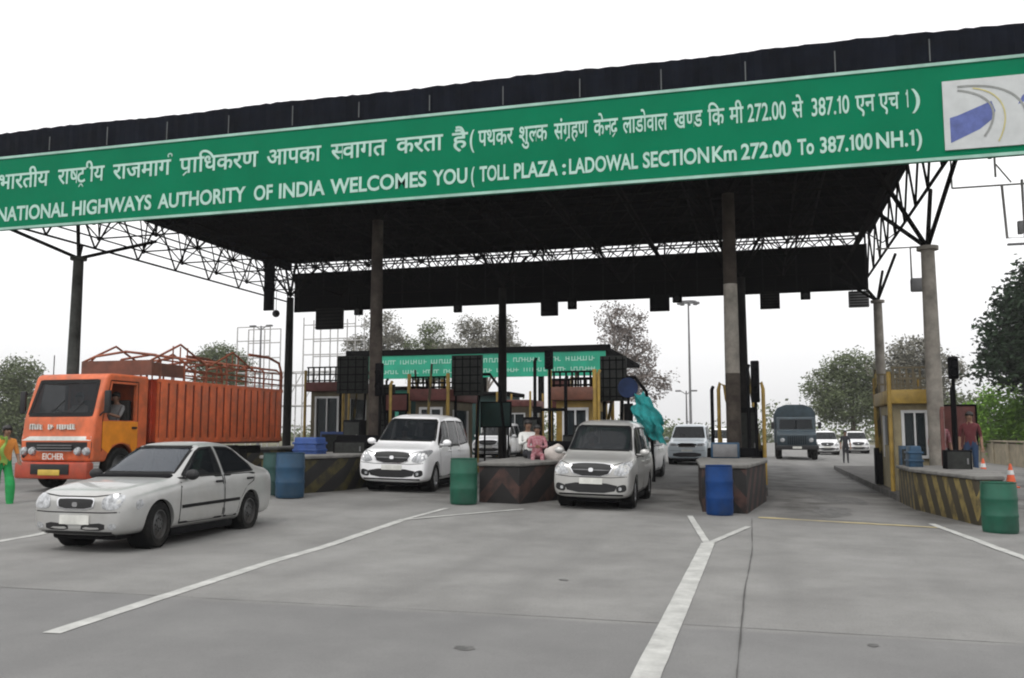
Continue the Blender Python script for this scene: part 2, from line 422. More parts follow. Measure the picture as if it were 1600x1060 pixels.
marking('slab_joint', [[(-30, 7.38), (-8, 7.3), (-2, 7.36), (3, 7.33), (12, 7.4)]], .008, 'joint', .0032, .003)
marking('slab_joint', [[(.2, 17.1), (2.4, 16.9)]], .03, 'joint', .011, .01)
marking('rumble_strip', [[(-.1, 16.85), (2.9, 16.5)]], .20, 'rumble', .004, .05)

def blot(name, x, y, r, m, dz, n=26, asp=1.0):
    bm = bmesh.new(); V = []
    ph = random.uniform(0, 6)
    for k in range(n):
        a = 2 * math.pi * k / n; rr_ = r * (1 + .22 * math.sin(2 * a + ph) + .12 * math.sin(5 * a + 2 * ph) + random.uniform(-.04, .04))
        V.append(bm.verts.new(G(x + rr_ * math.cos(a), y + rr_ * asp * math.sin(a), dz)))
    bm.faces.new(V); return tag(obj(name, bm, M(m), smooth=0), kind='structure')
mat('road_stain', (.11, .108, .104), .8, 0, var=.3, scale=9)
mat('road_patch', (.155, .153, .148), .85, 0, var=.25, scale=7)
for i, (x, y, r, m_, asp) in enumerate([(-2.05, 6.15, .09, 'road_stain', .6), (.72, 7.0, .045, 'road_stain', 1), (-2.0, 9.2, .05, 'road_stain', 1), (1.3, 18.9, .4, 'road_stain', 2.6), (1.7, 22.5, .5, 'road_stain', 3), (-2.6, 25, .5, 'road_stain', 2.6)]):
    blot('road_patch', x, y, r, m_, .0035 + .0003 * i, asp=asp)

# ------------------------------------------------------------------ toll canopy
XL, XR, Y0, Y1 = -22.2, 4.45, 20.95, 39.0
canopy = thing('toll_canopy', 'wide dark toll plaza canopy roof on tall round columns over the lanes', 'canopy', (0, 0, 0))
bm = bmesh.new()
box(bm, ((XL + XR) / 2, (Y0 + Y1) / 2 + .2, 9.93), (XR - XL, Y1 - Y0 + .3, .12))
for i in range(60):   # roof purlins under the deck
    pass
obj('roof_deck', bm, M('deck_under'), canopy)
bm = bmesh.new()
y = Y0 + .6
while y < Y1: box(bm, ((XL + XR) / 2, y, 9.80), (XR - XL - .3, .07, .13)); y += 1.2
tag(obj('roof_purlin', bm, M('deck_under'), canopy, smooth=0), kind='stuff')
def corrugated(bm, x0, x1, z0, z1, y, amp=.02, step=.16, jag=.018):
    n = int(abs(x1 - x0) / step); prev = None
    for i in range(n + 1):
        x = x0 + (x1 - x0) * i / n; yy = y + (amp if i % 2 else -amp)
        jz = random.uniform(-jag, jag) + .02 * math.sin(x * .9) + (.02 if i % 2 else 0)
        q = [bm.verts.new((x, yy, z0)), bm.verts.new((x, yy, z1 + jz)), bm.verts.new((x, yy + .012, z1 + jz)), bm.verts.new((x, yy + .012, z0))]
        if prev:
            for k in range(4): bm.faces.new((prev[k], q[k], q[(k + 1) % 4], prev[(k + 1) % 4]))
        prev = q
bm = bmesh.new(); corrugated(bm, -26, 7.6, 9.55, 10.36, 20.86)
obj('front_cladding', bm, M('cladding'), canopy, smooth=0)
for i in range(17):
    x = -25.6 + i * 1.96 + random.uniform(-.03, .03)
    obj('cladding_joint', bx((x, 20.815, 9.93 + random.uniform(-.05, .03)), (.022, .012, random.uniform(.4, .56))), M('seam_light'), canopy, smooth=0)
bm = bmesh.new(); corrugated(bm, XL, XR, 9.86, 10.3, Y1 + .40, jag=.01)
obj('rear_cladding', bm, M('cladding'), canopy, smooth=0)
for nm, x in (('side_cladding', XL - .03), ('side_cladding', XR + .03)):
    bm = bmesh.new(); box(bm, (x, (Y0 + Y1) / 2 + .1, 9.86 if x > 0 else 9.8), (.03, Y1 - Y0 + .4, .62 if x > 0 else .7))
    obj(nm, bm, M('cladding'), canopy, smooth=0)
# space frame
bm = bmesh.new()
nx, ny = 12, 8; dx = (XR - XL - .3) / nx; dy = (Y1 - Y0 - .3) / ny; x0 = XL + .15; y0 = Y0 + .15; ZT, ZB = 9.62, 7.9
T = lambda i, j: (x0 + i * dx, y0 + j * dy, ZT)
B = lambda i, j: (x0 + (i + .5) * dx, y0 + (j + .5) * dy, ZB)
for i in range(nx + 1):
    for j in range(ny + 1):
        if i < nx: tube(bm, [T(i, j), T(i + 1, j)], .038, 5)
        if j < ny: tube(bm, [T(i, j), T(i, j + 1)], .038, 5)
for i in range(nx):
    for j in range(ny):
        if i < nx - 1: tube(bm, [B(i, j), B(i + 1, j)], .028, 5)
        if j < ny - 1: tube(bm, [B(i, j), B(i, j + 1)], .028, 5)
        for a, b in ((0, 0), (1, 0), (0, 1), (1, 1)): tube(bm, [B(i, j), T(i + a, j + b)], .024, 5)
        bmesh.ops.create_icosphere(bm, subdivisions=1, radius=.085, matrix=Matrix.Translation(B(i, j)))
# vertical girder on the outer left edge
for j in range(2 * ny):
    ya, yb = y0 + j * dy / 2, y0 + (j + 1) * dy / 2
    tube(bm, [(x0, ya, ZT if j % 2 else 7.85), (x0, yb, 7.85 if j % 2 else ZT)], .035, 5)
    tube(bm, [(x0, ya, 7.85), (x0, yb, 7.85)], .04, 5)
    tube(bm, [(x0, ya, 8.75), (x0, yb, 8.75)], .025, 5)
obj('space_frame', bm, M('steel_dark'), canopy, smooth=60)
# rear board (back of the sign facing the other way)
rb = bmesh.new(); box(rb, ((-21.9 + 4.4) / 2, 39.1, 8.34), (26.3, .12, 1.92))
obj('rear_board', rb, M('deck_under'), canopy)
bm = bmesh.new()
for i in range(20):
    x = -21.7 + i * 1.37
    box(bm, (x, 39.02, 8.34), (.06, .05, 1.88)); tube(bm, [(x, 39.05, 9.3), (x + random.uniform(-.1, .1), 38.9, 9.75)], .045, 6)
    tube(bm, [(x, 39.05, 9.8), (x + .68, 39.05, 9.31), (x + 1.37, 39.05, 9.8)], .03, 5)
obj('board_bracket', bm, M('steel_black'), canopy, smooth=0)
# columns
def column(x, y, ztop, capped, m, lower='column'):
    gz = gtilt(x, y); bm = bmesh.new()
    r0, r1 = .185, .155
    prof = [(r0 + .06, 0), (r0 + .06, .12), (r0, .16), (r0 * .99, (ztop - gz) * .5), (r1, ztop - gz)]
    if capped: prof += [(.25, ztop - gz), (.25, ztop - gz + .09), (0, ztop - gz + .09)]
    else: prof += [(0, ztop - gz)]
    lathe(bm, prof, 24); bmesh.ops.recalc_face_normals(bm, faces=bm.faces[:])
    mats = [M(m)] if m != 'banded' else []
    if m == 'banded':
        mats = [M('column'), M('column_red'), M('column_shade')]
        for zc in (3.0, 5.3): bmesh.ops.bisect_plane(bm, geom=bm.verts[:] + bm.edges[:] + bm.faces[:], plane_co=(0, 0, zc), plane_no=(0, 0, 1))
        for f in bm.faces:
            z = f.calc_center_median().z; f.material_index = 1 if z < 3.0 else (2 if z > 5.3 else 0)  # top band: roof shade put into the colour
    c = obj('column', bm, mats, canopy, (x, y, gz))
    bm = bmesh.new()
    h = ztop - gz + .06; e = 1.5 if capped else .8
    for a, b in ((-1, -1), (1, -1), (-1, 1), (1, 1)):
        if x + a * e > XR: a = .3
        zt = ZB - gz + (0 if capped else 1.2)
        tube(bm, [(0, 0, h), (a * e, b * e * 1.2, zt)], .055, 8)
    obj('strut', bm, M('steel_dark'), c)
    return c
mat('column_grey', (.075, .078, .072), .85, 0, var=.3, scale=2, spec=.2)
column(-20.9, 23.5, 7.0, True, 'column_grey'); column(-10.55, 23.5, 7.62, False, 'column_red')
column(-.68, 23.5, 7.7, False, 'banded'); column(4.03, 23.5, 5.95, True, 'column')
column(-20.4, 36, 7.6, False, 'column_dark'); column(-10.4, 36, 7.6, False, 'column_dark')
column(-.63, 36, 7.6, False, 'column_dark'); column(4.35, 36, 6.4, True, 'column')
# painted bands on the central column: two paint tones under a shade-coloured top
def edge_truss():
    bm = bmesh.new(); n = 9
    for k in range(n):
        ya, yb = 21.1 + k * (39 - 21.1) / n, 21.1 + (k + 1) * (39 - 21.1) / n
        tube(bm, [(4.38, ya, 7.9), (4.38, yb, 7.9)], .05, 6); tube(bm, [(4.38, ya, 7.9), (4.38, (ya + yb) / 2, 9.5), (4.38, yb, 7.9)], .035, 6)
    obj('edge_truss', bm, M('steel_dark'), canopy)
edge_truss()

# ------------------------------------------------------------------ big welcome sign
SY = 20.72
sign = thing('sign_board', 'long green welcome sign board with white Hindi and English lettering across the canopy front', 'sign', (-9, SY, 7.38))
bm = bmesh.new(); box(bm, (0, 0.05, 1.1), (33.2, .10, 2.2)); obj('board', bm, M('sign_green'), sign)
bm = bmesh.new()
for z in (.035, 2.165): box(bm, (0, -.012, z), (33.2, .03, .07))
obj('border', bm, M('sign_edge'), sign)
bm = bmesh.new()
for i in range(15):
    x = -16 + i * 2.3
    box(bm, (x, .14, 1.1), (.07, .07, 2.2))
for z in (.2, 1.1, 2.0): box(bm, (0, .20, z), (33, .05, .07))
obj('back_frame', bm, M('steel_dark'), sign)

def glyph_bm(s, bold):
    cu = bpy.data.curves.new('g', 'FONT'); cu.body = s; cu.size = 1; cu.offset = bold; cu.resolution_u = 4
    for k in range(3): cu.materials.append(M(('sign_white', 'sign_green', 'sign_edge')[k]))
    for k, f_ in enumerate(cu.body_format): f_.material_index = k % 3
    o = bpy.data.objects.new('g', cu); C.objects.link(o)
    dg = bpy.context.evaluated_depsgraph_get(); me = o.evaluated_get(dg).to_mesh()
    bm = bmesh.new(); bm.from_mesh(me); bpy.data.objects.remove(o); bpy.data.curves.remove(cu)
    for f in bm.faces:
        for v in f.verts: v.co.z = .0006 * f.material_index
    for f in bm.faces: f.material_index = 0
    bmesh.ops.delete(bm, geom=[e for e in bm.edges if not e.link_faces], context='EDGES_FACES') if any(not e.link_faces for e in bm.edges) else None
    return bm
def bounds(bm):
    return (min(v.co.x for v in bm.verts), max(v.co.x for v in bm.verts), min(v.co.y for v in bm.verts), max(v.co.y for v in bm.verts))
def merge(dst, src, Mx):
    me = bpy.data.meshes.new('t'); src.to_mesh(me); me.transform(Mx); dst.from_mesh(me); bpy.data.meshes.remove(me); src.free()
def word_bm(tokens, bold):
    """tokens: plain strings, ('h', s) half consonant, 'RA' below-ra on the last glyph, 'REPH' above it"""
    out = bmesh.new(); x = 0; last = (0, .5); dep = 0
    for t in tokens:
        if t == 'RA':
            a, b = last; q = bmesh.new(); cx = a + (b - a) * .45
            bmesh.ops.create_cube(q, size=1, matrix=Matrix.Translation((cx, -.03, dep + .0018)) @ Matrix.Rotation(R(40), 4, 'Z') @ Matrix.Diagonal((.24, .06, .0001, 1)))
            merge(out, q, Matrix()); continue
        if t == 'CARET':
            a, b = last; cx = (a + b) / 2
            for sgn in (-1, 1):
                q = bmesh.new()
                bmesh.ops.create_cube(q, size=1, matrix=Matrix.Translation((cx + sgn * .07, -.13, dep + .0018 + sgn * .0003)) @ Matrix.Rotation(R(-50 * sgn), 4, 'Z') @ Matrix.Diagonal((.18, .05, .0001, 1)))
                merge(out, q, Matrix())
            continue
        if t == 'REPH':
            a, b = last
            for k in range(5):
                an = R(200 - k * 50); q = bmesh.new()
                bmesh.ops.create_cube(q, size=1, matrix=Matrix.Translation((b - .06 + .09 * math.cos(an), .80 + .08 * math.sin(an), dep + .0018 + k * .0003)) @ Matrix.Rotation(an + math.pi / 2, 4, 'Z') @ Matrix.Diagonal((.09, .05, .0001, 1)))
                merge(out, q, Matrix())
            continue
        half = isinstance(t, tuple); s = t[1] if half else t
        if s == '1':
            g = bmesh.new(); th = .09 + bold * 2; x += .09
            bmesh.ops.create_cube(g, size=1, matrix=Matrix.Translation((.2, .345, 0)) @ Matrix.Diagonal((th, .69, .0001, 1)))
            bmesh.ops.create_cube(g, size=1, matrix=Matrix.Translation((.12, .56, .0005)) @ Matrix.Rotation(R(32), 4, 'Z') @ Matrix.Diagonal((.2, th * .8, .0001, 1)))
        else: g = glyph_bm(s, bold)
        a, b, _, _ = bounds(g)
        if half:
            cut = a + (b - a) * .74
            bmesh.ops.bisect_plane(g, geom=g.verts[:] + g.edges[:] + g.faces[:], plane_co=(cut, 0, 0), plane_no=(1, 0, 0), clear_outer=True)
            b = cut
        dep += .0022; merge(out, g, Matrix.Translation((x - a, 0, dep)))
        if len(s) > 1 and not half:
            gl = glyph_bm(s[-1], bold); la = bounds(gl); gl.free(); lw = la[1] - la[0]
        else: lw = b - a
        last = (x + (b - a) - lw, x + (b - a)); x += (b - a) - .015 + (.10 if s == '1' else 0)
    return out
def lay(words, line, zfn, hfn, bold, ref):
    """ref: (base, top) glyph heights in font units for the body of the letters"""
    bm = bmesh.new()
    for (x0, x1), toks in zip(line, words):
        b = word_bm(toks, bold); a0, a1, _, _ = bounds(b)
        sx = (x1 - x0) / (a1 - a0)
        if toks == ['.'] or len(''.join(t if isinstance(t, str) else t[1] for t in toks)) == 1: sx = min(sx, hfn(x0) / ref[1] * 1.3)
        sz = hfn(x0) / (ref[1] - ref[0]); z = zfn((x0 + x1) / 2)
        slope = (zfn(x1) - zfn(x0)) / max(.01, x1 - x0)
        Mx = Matrix(((sx, 0, 0, x0 - a0 * sx + 9), (0, 0, -1, -.010), (slope * sx, sz, 0, zfn(x0) - ref[0] * sz), (0, 0, 0, 1)))
        merge(bm, b, Mx)
    r = bmesh.ops.extrude_face_region(bm, geom=bm.faces[:])
    bmesh.ops.translate(bm, verts=[v for v in r['geom'] if isinstance(v, bmesh.types.BMVert)], vec=(0, .006, 0))
    bmesh.ops.recalc_face_normals(bm, faces=bm.faces[:])
    return bm
HX = [(-21.37, -19.59), (-19.28, -17.69), (-17.41, -15.48), (-15.24, -12.8), (-12.54, -10.94), (-10.66, -9.09), (-8.82, -7.55), (-7.31, -6.89), (-6.84, -6.72), (-6.62, -5.71), (-5.56, -4.84), (-4.68, -3.84), (-3.7, -3.11), (-3.0, -1.94), (-1.79, -1.13), (-1.01, -0.63), (-0.52, -0.2), (-0.11, 0.73), (0.87, 1.11), (1.29, 2.09), (2.22, 2.63), (2.71, 3.13), (3.26, 3.31), (3.38, 3.55)]
HW = [['भारतीय'], ['रा', ('h', 'ष'), 'ट', 'CARET', 'ीय'], ['राजमाग', 'REPH'], ['प', 'RA', 'ा', 'िधकरण'], ['आपका'], [('h', 'स'), 'वागत'], ['करता'], ['है'], ['('], ['पथकर'], ['शु', ('h', 'ल'), 'क'],
      ['सं', 'ग', 'RA', 'हण'], ['के', ('h', 'न'), 'द', 'RA'], ['लाडोवाल'], ['ख', ('h', 'ण'), 'ड'], ['िक'], ['मी'], ['272.00'], ['से'], ['387.', '1', '0'], ['एन'], ['एच'], ['1'], [')']]
EX = [(-21.35, -18.87), (-18.72, -16.1), (-15.89, -13.15), (-12.9, -12.34), (-12.15, -10.81), (-10.66, -7.99), (-7.82, -6.9), (-6.8, -6.71), (-6.58, -5.82), (-5.69, -4.59), (-4.48, -4.39), (-4.31, -2.65), (-2.53, -1.0), (-0.93, -0.38), (-0.28, 0.82), (0.96, 1.31), (1.44, 2.54), (2.62, 3.55)]
EW = ['NATIONAL', 'HIGHWAYS', 'AUTHORITY', 'OF', 'INDIA', 'WELCOMES', 'YOU', '(', 'TOLL', 'PLAZA', ':', 'LADOWAL', 'SECTION', 'Km', '272.00', 'To', '387.100', 'NH.1)']
lerp = lambda a, b, t: a + (b - a) * max(0, min(1, t))
tx = lambda x: (x + 21.3) / 25
bm = lay([{'387.100': ['387.', '1', '00'], 'NH.1)': ['NH.', '1', ')']}.get(w_, [w_]) for w_ in EW], EX, lambda x: lerp(.26, .38, tx(x) * 1.1), lambda x: lerp(.41, .35, tx(x)), .024, (0, .70))
obj('english_lettering', bm, M('sign_white'), sign, smooth=0)
bm = lay(HW, HX, lambda x: lerp(1.22, 1.25, tx(x)), lambda x: lerp(.42, .36, tx(x)), .014, (0, .62))
obj('hindi_lettering', bm, M('sign_white'), sign, smooth=0)
# emblem panel: a curving road between two blue bands
emb = obj('emblem', bx((14.05, -.02, .98), (2.1, .03, 1.54)), M('emblem_grey'), sign)
def flat(poly, dy, m, nm='emblem_mark'):
    bm = bmesh.new(); prism(bm, poly, -.035 - dy, -.03 - dy * .5, 'xz'); obj(nm, bm, M(m), emb, smooth=0)
flat([(13.12, .36), (13.12, .92), (13.28, .96), (13.95, 1.22), (14.02, 1.0), (13.95, .82), (13.7, .62)], .004, 'emblem_blue')
flat([(14.46, 1.10), (15.05, 1.33), (15.05, 1.52), (14.72, 1.40), (14.55, 1.28)], .004, 'emblem_blue')
def arcribbon(pts, wd, m, dy):
    bm = bmesh.new(); P = [Vector((a, b)) for a, b in pts]; V = []
    for i, p in enumerate(P):
        t = (P[min(i + 1, len(P) - 1)] - P[max(i - 1, 0)]).normalized(); n = Vector((-t.y, t.x)) * wd / 2
        V.append([bm.verts.new((p.x + n.x, -.036 - dy, p.y + n.y)), bm.verts.new((p.x - n.x, -.036 - dy, p.y - n.y))])
    for a, b in zip(V, V[1:]): bm.faces.new((a[0], b[0], b[1], a[1]))
    r = bmesh.ops.extrude_face_region(bm, geom=bm.faces[:]); bmesh.ops.translate(bm, verts=[v for v in r['geom'] if isinstance(v, bmesh.types.BMVert)], vec=(0, .004, 0))
    obj('emblem_line', bm, M(m), emb, smooth=0)
def bez(a, b, c, d_, n=14):
    return [tuple((1 - t) ** 3 * a[k] + 3 * (1 - t) ** 2 * t * b[k] + 3 * (1 - t) * t * t * c[k] + t ** 3 * d_[k] for k in (0, 1)) for t in [i / n for i in range(n + 1)]]
arcribbon(bez((13.3, 1.52), (13.8, 1.42), (14.25, 1.1), (13.78, .45)), .045, 'emblem_line', .008)
arcribbon(bez((13.3, 1.60), (14.2, 1.62), (14.7, 1.3), (14.62, .55)), .045, 'emblem_line', .008)
arcribbon(bez((13.6, 1.54), (14.2, 1.42), (14.35, .9), (14.05, .32)), .03, 'emblem_yellow', .009)

# ------------------------------------------------------------------ things hanging from the canopy
def hang_box(x0, x1, z0, z1, m, label, cat, name, gr, y=38.75):
    t = thing(name, label, cat, ((x0 + x1) / 2, y, z0), group=gr)
    wd, h = x1 - x0, z1 - z0
    bm = bmesh.new(); box(bm, (0, 0, h / 2), (wd, .22, h), bev=.02); obj('housing', bm, M(m), t)
    bm = bmesh.new()
    if wd > .6:
        for k in range(6): box(bm, (0, -.12, h * (k + .5) / 6), (wd * .9, .015, h * .06))
        obj('louvre', bm, M('steel_black'), t)
    else:
        lathe(bm, [(0, -.02), (.12, -.02), (.12, .06), (0, .06)], 16, Matrix.Translation((0, -.13, h * .4)) @ Matrix.Rotation(R(90), 4, 'X')); obj('lens', bm, M('black_plastic'), t)
    bm = bmesh.new()
    for s in (-1, 1): tube(bm, [(s * wd * .3, .02, h - .02), (s * wd * .3, .1, 7.95 - z0)], .02, 6)
    obj('bracket', bm, M('steel_black'), t)
    return t
for x0_, x1_, z0_, z1_, lb, m_ in [
    (-20.52, -19.12, 6.45, 7.45, 'largest dark signal box under the left end of the rear roof edge', 'column_dark'),
    (-9.39, -8.62, 6.72, 7.45, 'dark signal box hanging just right of the middle rear column', 'steel_black'),
    (-4.53, -3.69, 6.75, 7.45, 'dark signal box hanging beside the thin far mast', 'steel_black'),
    (.08, .88, 6.68, 7.40, 'dark signal box hanging right of the thick pale central column', 'column_dark'),
    (3.58, 4.36, 6.62, 7.28, 'pale grey signal box at the right end of the rear roof edge', 'lamp_grey')]:
    hang_box(x0_, x1_, z0_, z1_, m_, lb, 'signal box', 'signal_box', 'lane signal boxes under the rear roof edge')
for x0_, x1_, z0_, z1_, lb in [
    (-18.51, -18.12, 7.08, 7.5, 'small dark lamp between the largest signal box and the brown column'),
    (-13.52, -13.15, 7.03, 7.5, 'small dark lamp alone left of the middle rear column'),
    (-8.16, -7.77, 6.98, 7.5, 'small dark lamp close right of the second signal box'),
    (-3.55, -3.15, 7.1, 7.5, 'small dark lamp touching the signal box near the far mast'),
    (1.71, 2.1, 7.02, 7.36, 'small dark lamp hanging over the lane of the army truck')]:
    hang_box(x0_, x1_, z0_, z1_, 'steel_black', lb, 'lamp', 'hanging_lamp', 'small lamps under the rear roof edge')
t = thing('hanging_board', 'narrow black board hanging from the left truss', 'board', (-21.48, 36.0, 7.05))
obj('panel', bx((0, 0, 1.15), (.5, .12, 2.3), bev=.02), M('steel_black'), t)
bm = bmesh.new(); tube(bm, [(0, 0, 2.2), (0, 0, 2.5)], .03); obj('bracket', bm, M('steel_dark'), t)
t = thing('security_camera', 'small dark ball camera hanging below the narrow black board', 'camera', (-21.1, 36.0, 6.75))
bm = bmesh.new(); bmesh.ops.create_uvsphere(bm, u_segments=16, v_segments=10, radius=.17, matrix=Matrix.Translation((0, 0, .15))); obj('dome', bm, M('black_plastic'), t)
bm = bmesh.new(); tube(bm, [(0, 0, .3), (0, 0, 1.2)], .015); obj('rod', bm, M('steel_pale'), t)
t = thing('hanging_floodlight', 'dark floodlight on a bracket left of the tall right column', 'floodlight', (4.85, 30, 5.85))
obj('housing', bx((0, 0, .25), (.48, .25, .42), bev=.05), M('lamp_grey'), t)
bm = bmesh.new(); tube(bm, [(-.2, 0, .4), (-.2, 0, 1.45), (-1.2, 0, 1.45)], .03); tube(bm, [(-.2, 0, 1.45), (.6, 0, 1.45)], .03); obj('bracket', bm, M('steel_pale'), t)
t = thing('pipe_frame', 'thin rectangular pipe frame hanging below the right end of the sign', 'pipe frame', (5.5, 22.5, 5.7))
bm = bmesh.new()
tube(bm, [(-1.05, 0, 1.5), (.6, 0, 1.5), (2, 0, 1.55)], .022, 6); tube(bm, [(-.12, 0, 1.7), (-.12, 0, 3.9)], .025, 6)
tube(bm, [(0, 0, 1.5), (.05, 0, .25), (.42, 0, .25), (.42, 0, 1.6)], .03, 6); tube(bm, [(-.1, 0, 2.0), (.2, 0, 1.55)], .018, 6)
tube(bm, [(-1.05, 0, 1.5), (-1.05, 0, 2.3)], .02, 6)
obj('pipes', bm, M('steel_pale'), t)
bm = bmesh.new(); box(bm, (.33, 0, .48), (.1, .12, .3), bev=.01); box(bm, (.25, 0, .1), (.4, .1, .04)); obj('lamp', bm, M('lamp_grey'), t)

# ------------------------------------------------------------------ vehicle tools
def loft(stations, sub=2):
    """stations: (x, zbottom, zshoulder, ztop, halfwidth, halfwidth_top); both sides mirrored"""
    bm = bmesh.new(); rings = []
    for (x, zb, zs, zt, w_, wt) in stations:
        h = zs - zb; up = zt - zs
        half = [(0, zb), (w_ * .80, zb), (w_ * .955, zb + min(.06, h * .2)), (w_ * .99, zb + h * .35), (w_, zb + h * .62), (w_ * .985, zb + h * .88), (w_ * .955, zs),
                (w_ * .955 + (wt - w_ * .955) * .52, zs + up * .50), (wt + .01, zs + up * .86), (wt * .90, zs + up * .965), (wt * .5, zt - .002), (0, zt)]
        ring = [bm.verts.new((x, y_, z)) for y_, z in half] + [bm.verts.new((x, -y_, z)) for y_, z in reversed(half[1:-1])]
        rings.append(ring)
    n = len(rings[0])
    for a, b in zip(rings, rings[1:]):
        for k in range(n): bm.faces.new((a[k], a[(k + 1) % n], b[(k + 1) % n], b[k]))
    # grid caps (quads between the two mirrored halves)
    for ring, flip in ((rings[0], True), (rings[-1], False)):
        m_ = n // 2
        for k in range(m_):
            q = [ring[k], ring[k + 1], ring[(n - k - 1) % n], ring[(n - k) % n]]
            q2 = []
            for v in q:
                if v not in q2: q2.append(v)
            if len(q2) >= 3:
                try: bm.faces.new(q2 if flip else list(reversed(q2)))
                except ValueError: pass
    bmesh.ops.recalc_face_normals(bm, faces=bm.faces[:])
    o = temp(bm); bm.free()
    md = o.modifiers.new('s', 'SUBSURF'); md.levels = sub; md.render_levels = sub
    r = evaluated(o); me = o.data; bpy.data.objects.remove(o); bpy.data.meshes.remove(me)
    return r

DIRS = {'L': ('y', -1), 'R': ('y', 1), 'F': ('x', -1), 'B': ('x', 1), 'T': ('z', -1)}
def caster(bvh, side):
    ax, sg = DIRS[side]
    def f(a, b):
        if ax == 'y': o, d_ = Vector((a, -sg * 5, b)), Vector((0, sg, 0))
        elif ax == 'x': o, d_ = Vector((-sg * 9, a, b)), Vector((sg, 0, 0))
        else: o, d_ = Vector((a, b, 9)), Vector((0, 0, -1))
        h, n, _, _ = bvh.ray_cast(o, d_)
        if h is None:
            q = o + d_ * (4.2 if ax == 'y' else 7)
            h, n, _, _ = bvh.find_nearest(q)
        return h, n
    return f

def panel_bm(bvh, side, poly, off=.004, th=.012, res=.08, rnd=0, mi=0):
    """a thin shaped shell lying on the body surface inside the given outline"""
    bm = bmesh.new()
    if rnd:
        for _ in range(rnd):
            q = []
            for i in range(len(poly)):
                a, b = Vector(poly[i]), Vector(poly[(i + 1) % len(poly)]); q += [tuple(a.lerp(b, .22)), tuple(a.lerp(b, .78))]
            poly = q
    f = bm.faces.new([bm.verts.new((a, b, 0)) for a, b in poly])
    for k in (0, 1):
        lo, hi = min(p[k] for p in poly), max(p[k] for p in poly); v = lo + res
        no = (1, 0, 0) if k == 0 else (0, 1, 0)
        while v < hi - res * .2:
            bmesh.ops.bisect_plane(bm, geom=bm.verts[:] + bm.edges[:] + bm.faces[:], plane_co=tuple(v * c for c in no), plane_no=no); v += res
    cast = caster(bvh, side)
    inner = {}
    orig = bm.faces[:]; bnd = [(e.verts[0], e.verts[1]) for e in bm.edges if len(e.link_faces) == 1]
    hits = {}
    for v in bm.verts[:]: hits[v] = cast(v.co.x, v.co.y)
    for v in list(hits):
        h, n = hits[v]; v.co = h + n * off; inner[v] = bm.verts.new(h + n * (off - th))
    for f in orig: bm.faces.new([inner[v] for v in reversed(f.verts)])
    for a, b in bnd: bm.faces.new((a, b, inner[b], inner[a]))
    bmesh.ops.recalc_face_normals(bm, faces=bm.faces[:])
    for f in bm.faces: f.material_index = mi
    return bm

def mirror_poly(poly): return [(-a, b) for a, b in reversed(poly)]

def strip_bm(bvh, side, pts, wd=.012, off=.002, closed=False):
    bm = bmesh.new(); cast = caster(bvh, side); P = []
    pts = [Vector(p) for p in pts] + ([Vector(pts[0])] if closed else [])
    for a, b in zip(pts, pts[1:]):
        n = max(1, int((b - a).length / .05))
        P += [a.lerp(b, i / n) for i in range(n)]
    P.append(pts[-1]); V = []
    for i, p in enumerate(P):
        t = (P[min(i + 1, len(P) - 1)] - P[max(i - 1, 0)]).normalized(); n2 = Vector((-t.y, t.x)) * wd / 2
        q = []
        for s in (1, -1):
            h, n = cast(p.x + n2.x * s, p.y + n2.y * s); q.append(bm.verts.new(h + n * off))
        V.append(q)
    for a, b in zip(V, V[1:]): bm.faces.new((a[0], b[0], b[1], a[1]))
    r = bmesh.ops.extrude_face_region(bm, geom=bm.faces[:])
    return bm

def wheel_at(parent, x, y, r, wd, rimm, style='alloy', steer=0):
    sgn = 1 if y > 0 else -1
    Mx = Matrix.Rotation(R(90) * -sgn, 4, 'X')      # local +z -> outward
    bm = bmesh.new(); h = wd / 2; ri = r * .64
    lathe(bm, [(ri, -h * .8), (ri + .02, -h), (r * .90, -h), (r * .985, -h * .72), (r, -h * .3), (r, h * .3), (r * .985, h * .72), (r * .90, h), (ri + .02, h), (ri, h * .8)], 36, Mx, close=True)
    bmesh.ops.recalc_face_normals(bm, faces=bm.faces[:])
    wh = obj('wheel', bm, M('black_rubber'), parent, (x, y, r), rot=(0, 0, steer))
    bm = bmesh.new()
    lathe(bm, [(ri + .004, -h * .8), (ri - .02, -h * .5), (ri - .03, h * .2), (ri + .004, h * .82), (ri - .012, h * .86)], 32, Mx)
    lathe(bm, [(ri - .02, -h * .1), (0, -h * .1)], 24, Mx)
    if style == 'alloy':
        for k in range(5):
            a = k * 2 * math.pi / 5 + .3
            for da in (-.16, .16):
                q = bmesh.new(); box(q, ((ri - .02) / 2 + .01, 0, h * .62), (ri, .035, .03), bev=.008)
                merge(bm, q, Mx @ Matrix.Rotation(a + da, 4, 'Z'))
        lathe(bm, [(.07, h * .5), (.065, h * .72), (0, h * .75)], 16, Mx)
    else:
        lathe(bm, [(ri - .01, h * .35), (ri * .8, h * .2), (ri * .55, h * .55), (.06, h * .6), (.05, h * .8), (0, h * .8)], 24, Mx)
        for k in range(8):
            a = k * math.pi / 4; q = bmesh.new(); lathe(q, [(.018, 0), (.018, .02), (0, .02)], 8, Matrix.Translation((ri * .42, 0, h * .6))); merge(bm, q, Mx @ Matrix.Rotation(a, 4, 'Z'))
    bmesh.ops.recalc_face_normals(bm, faces=bm.faces[:])
    obj('rim', bm, M(rimm), wh)
    return wh

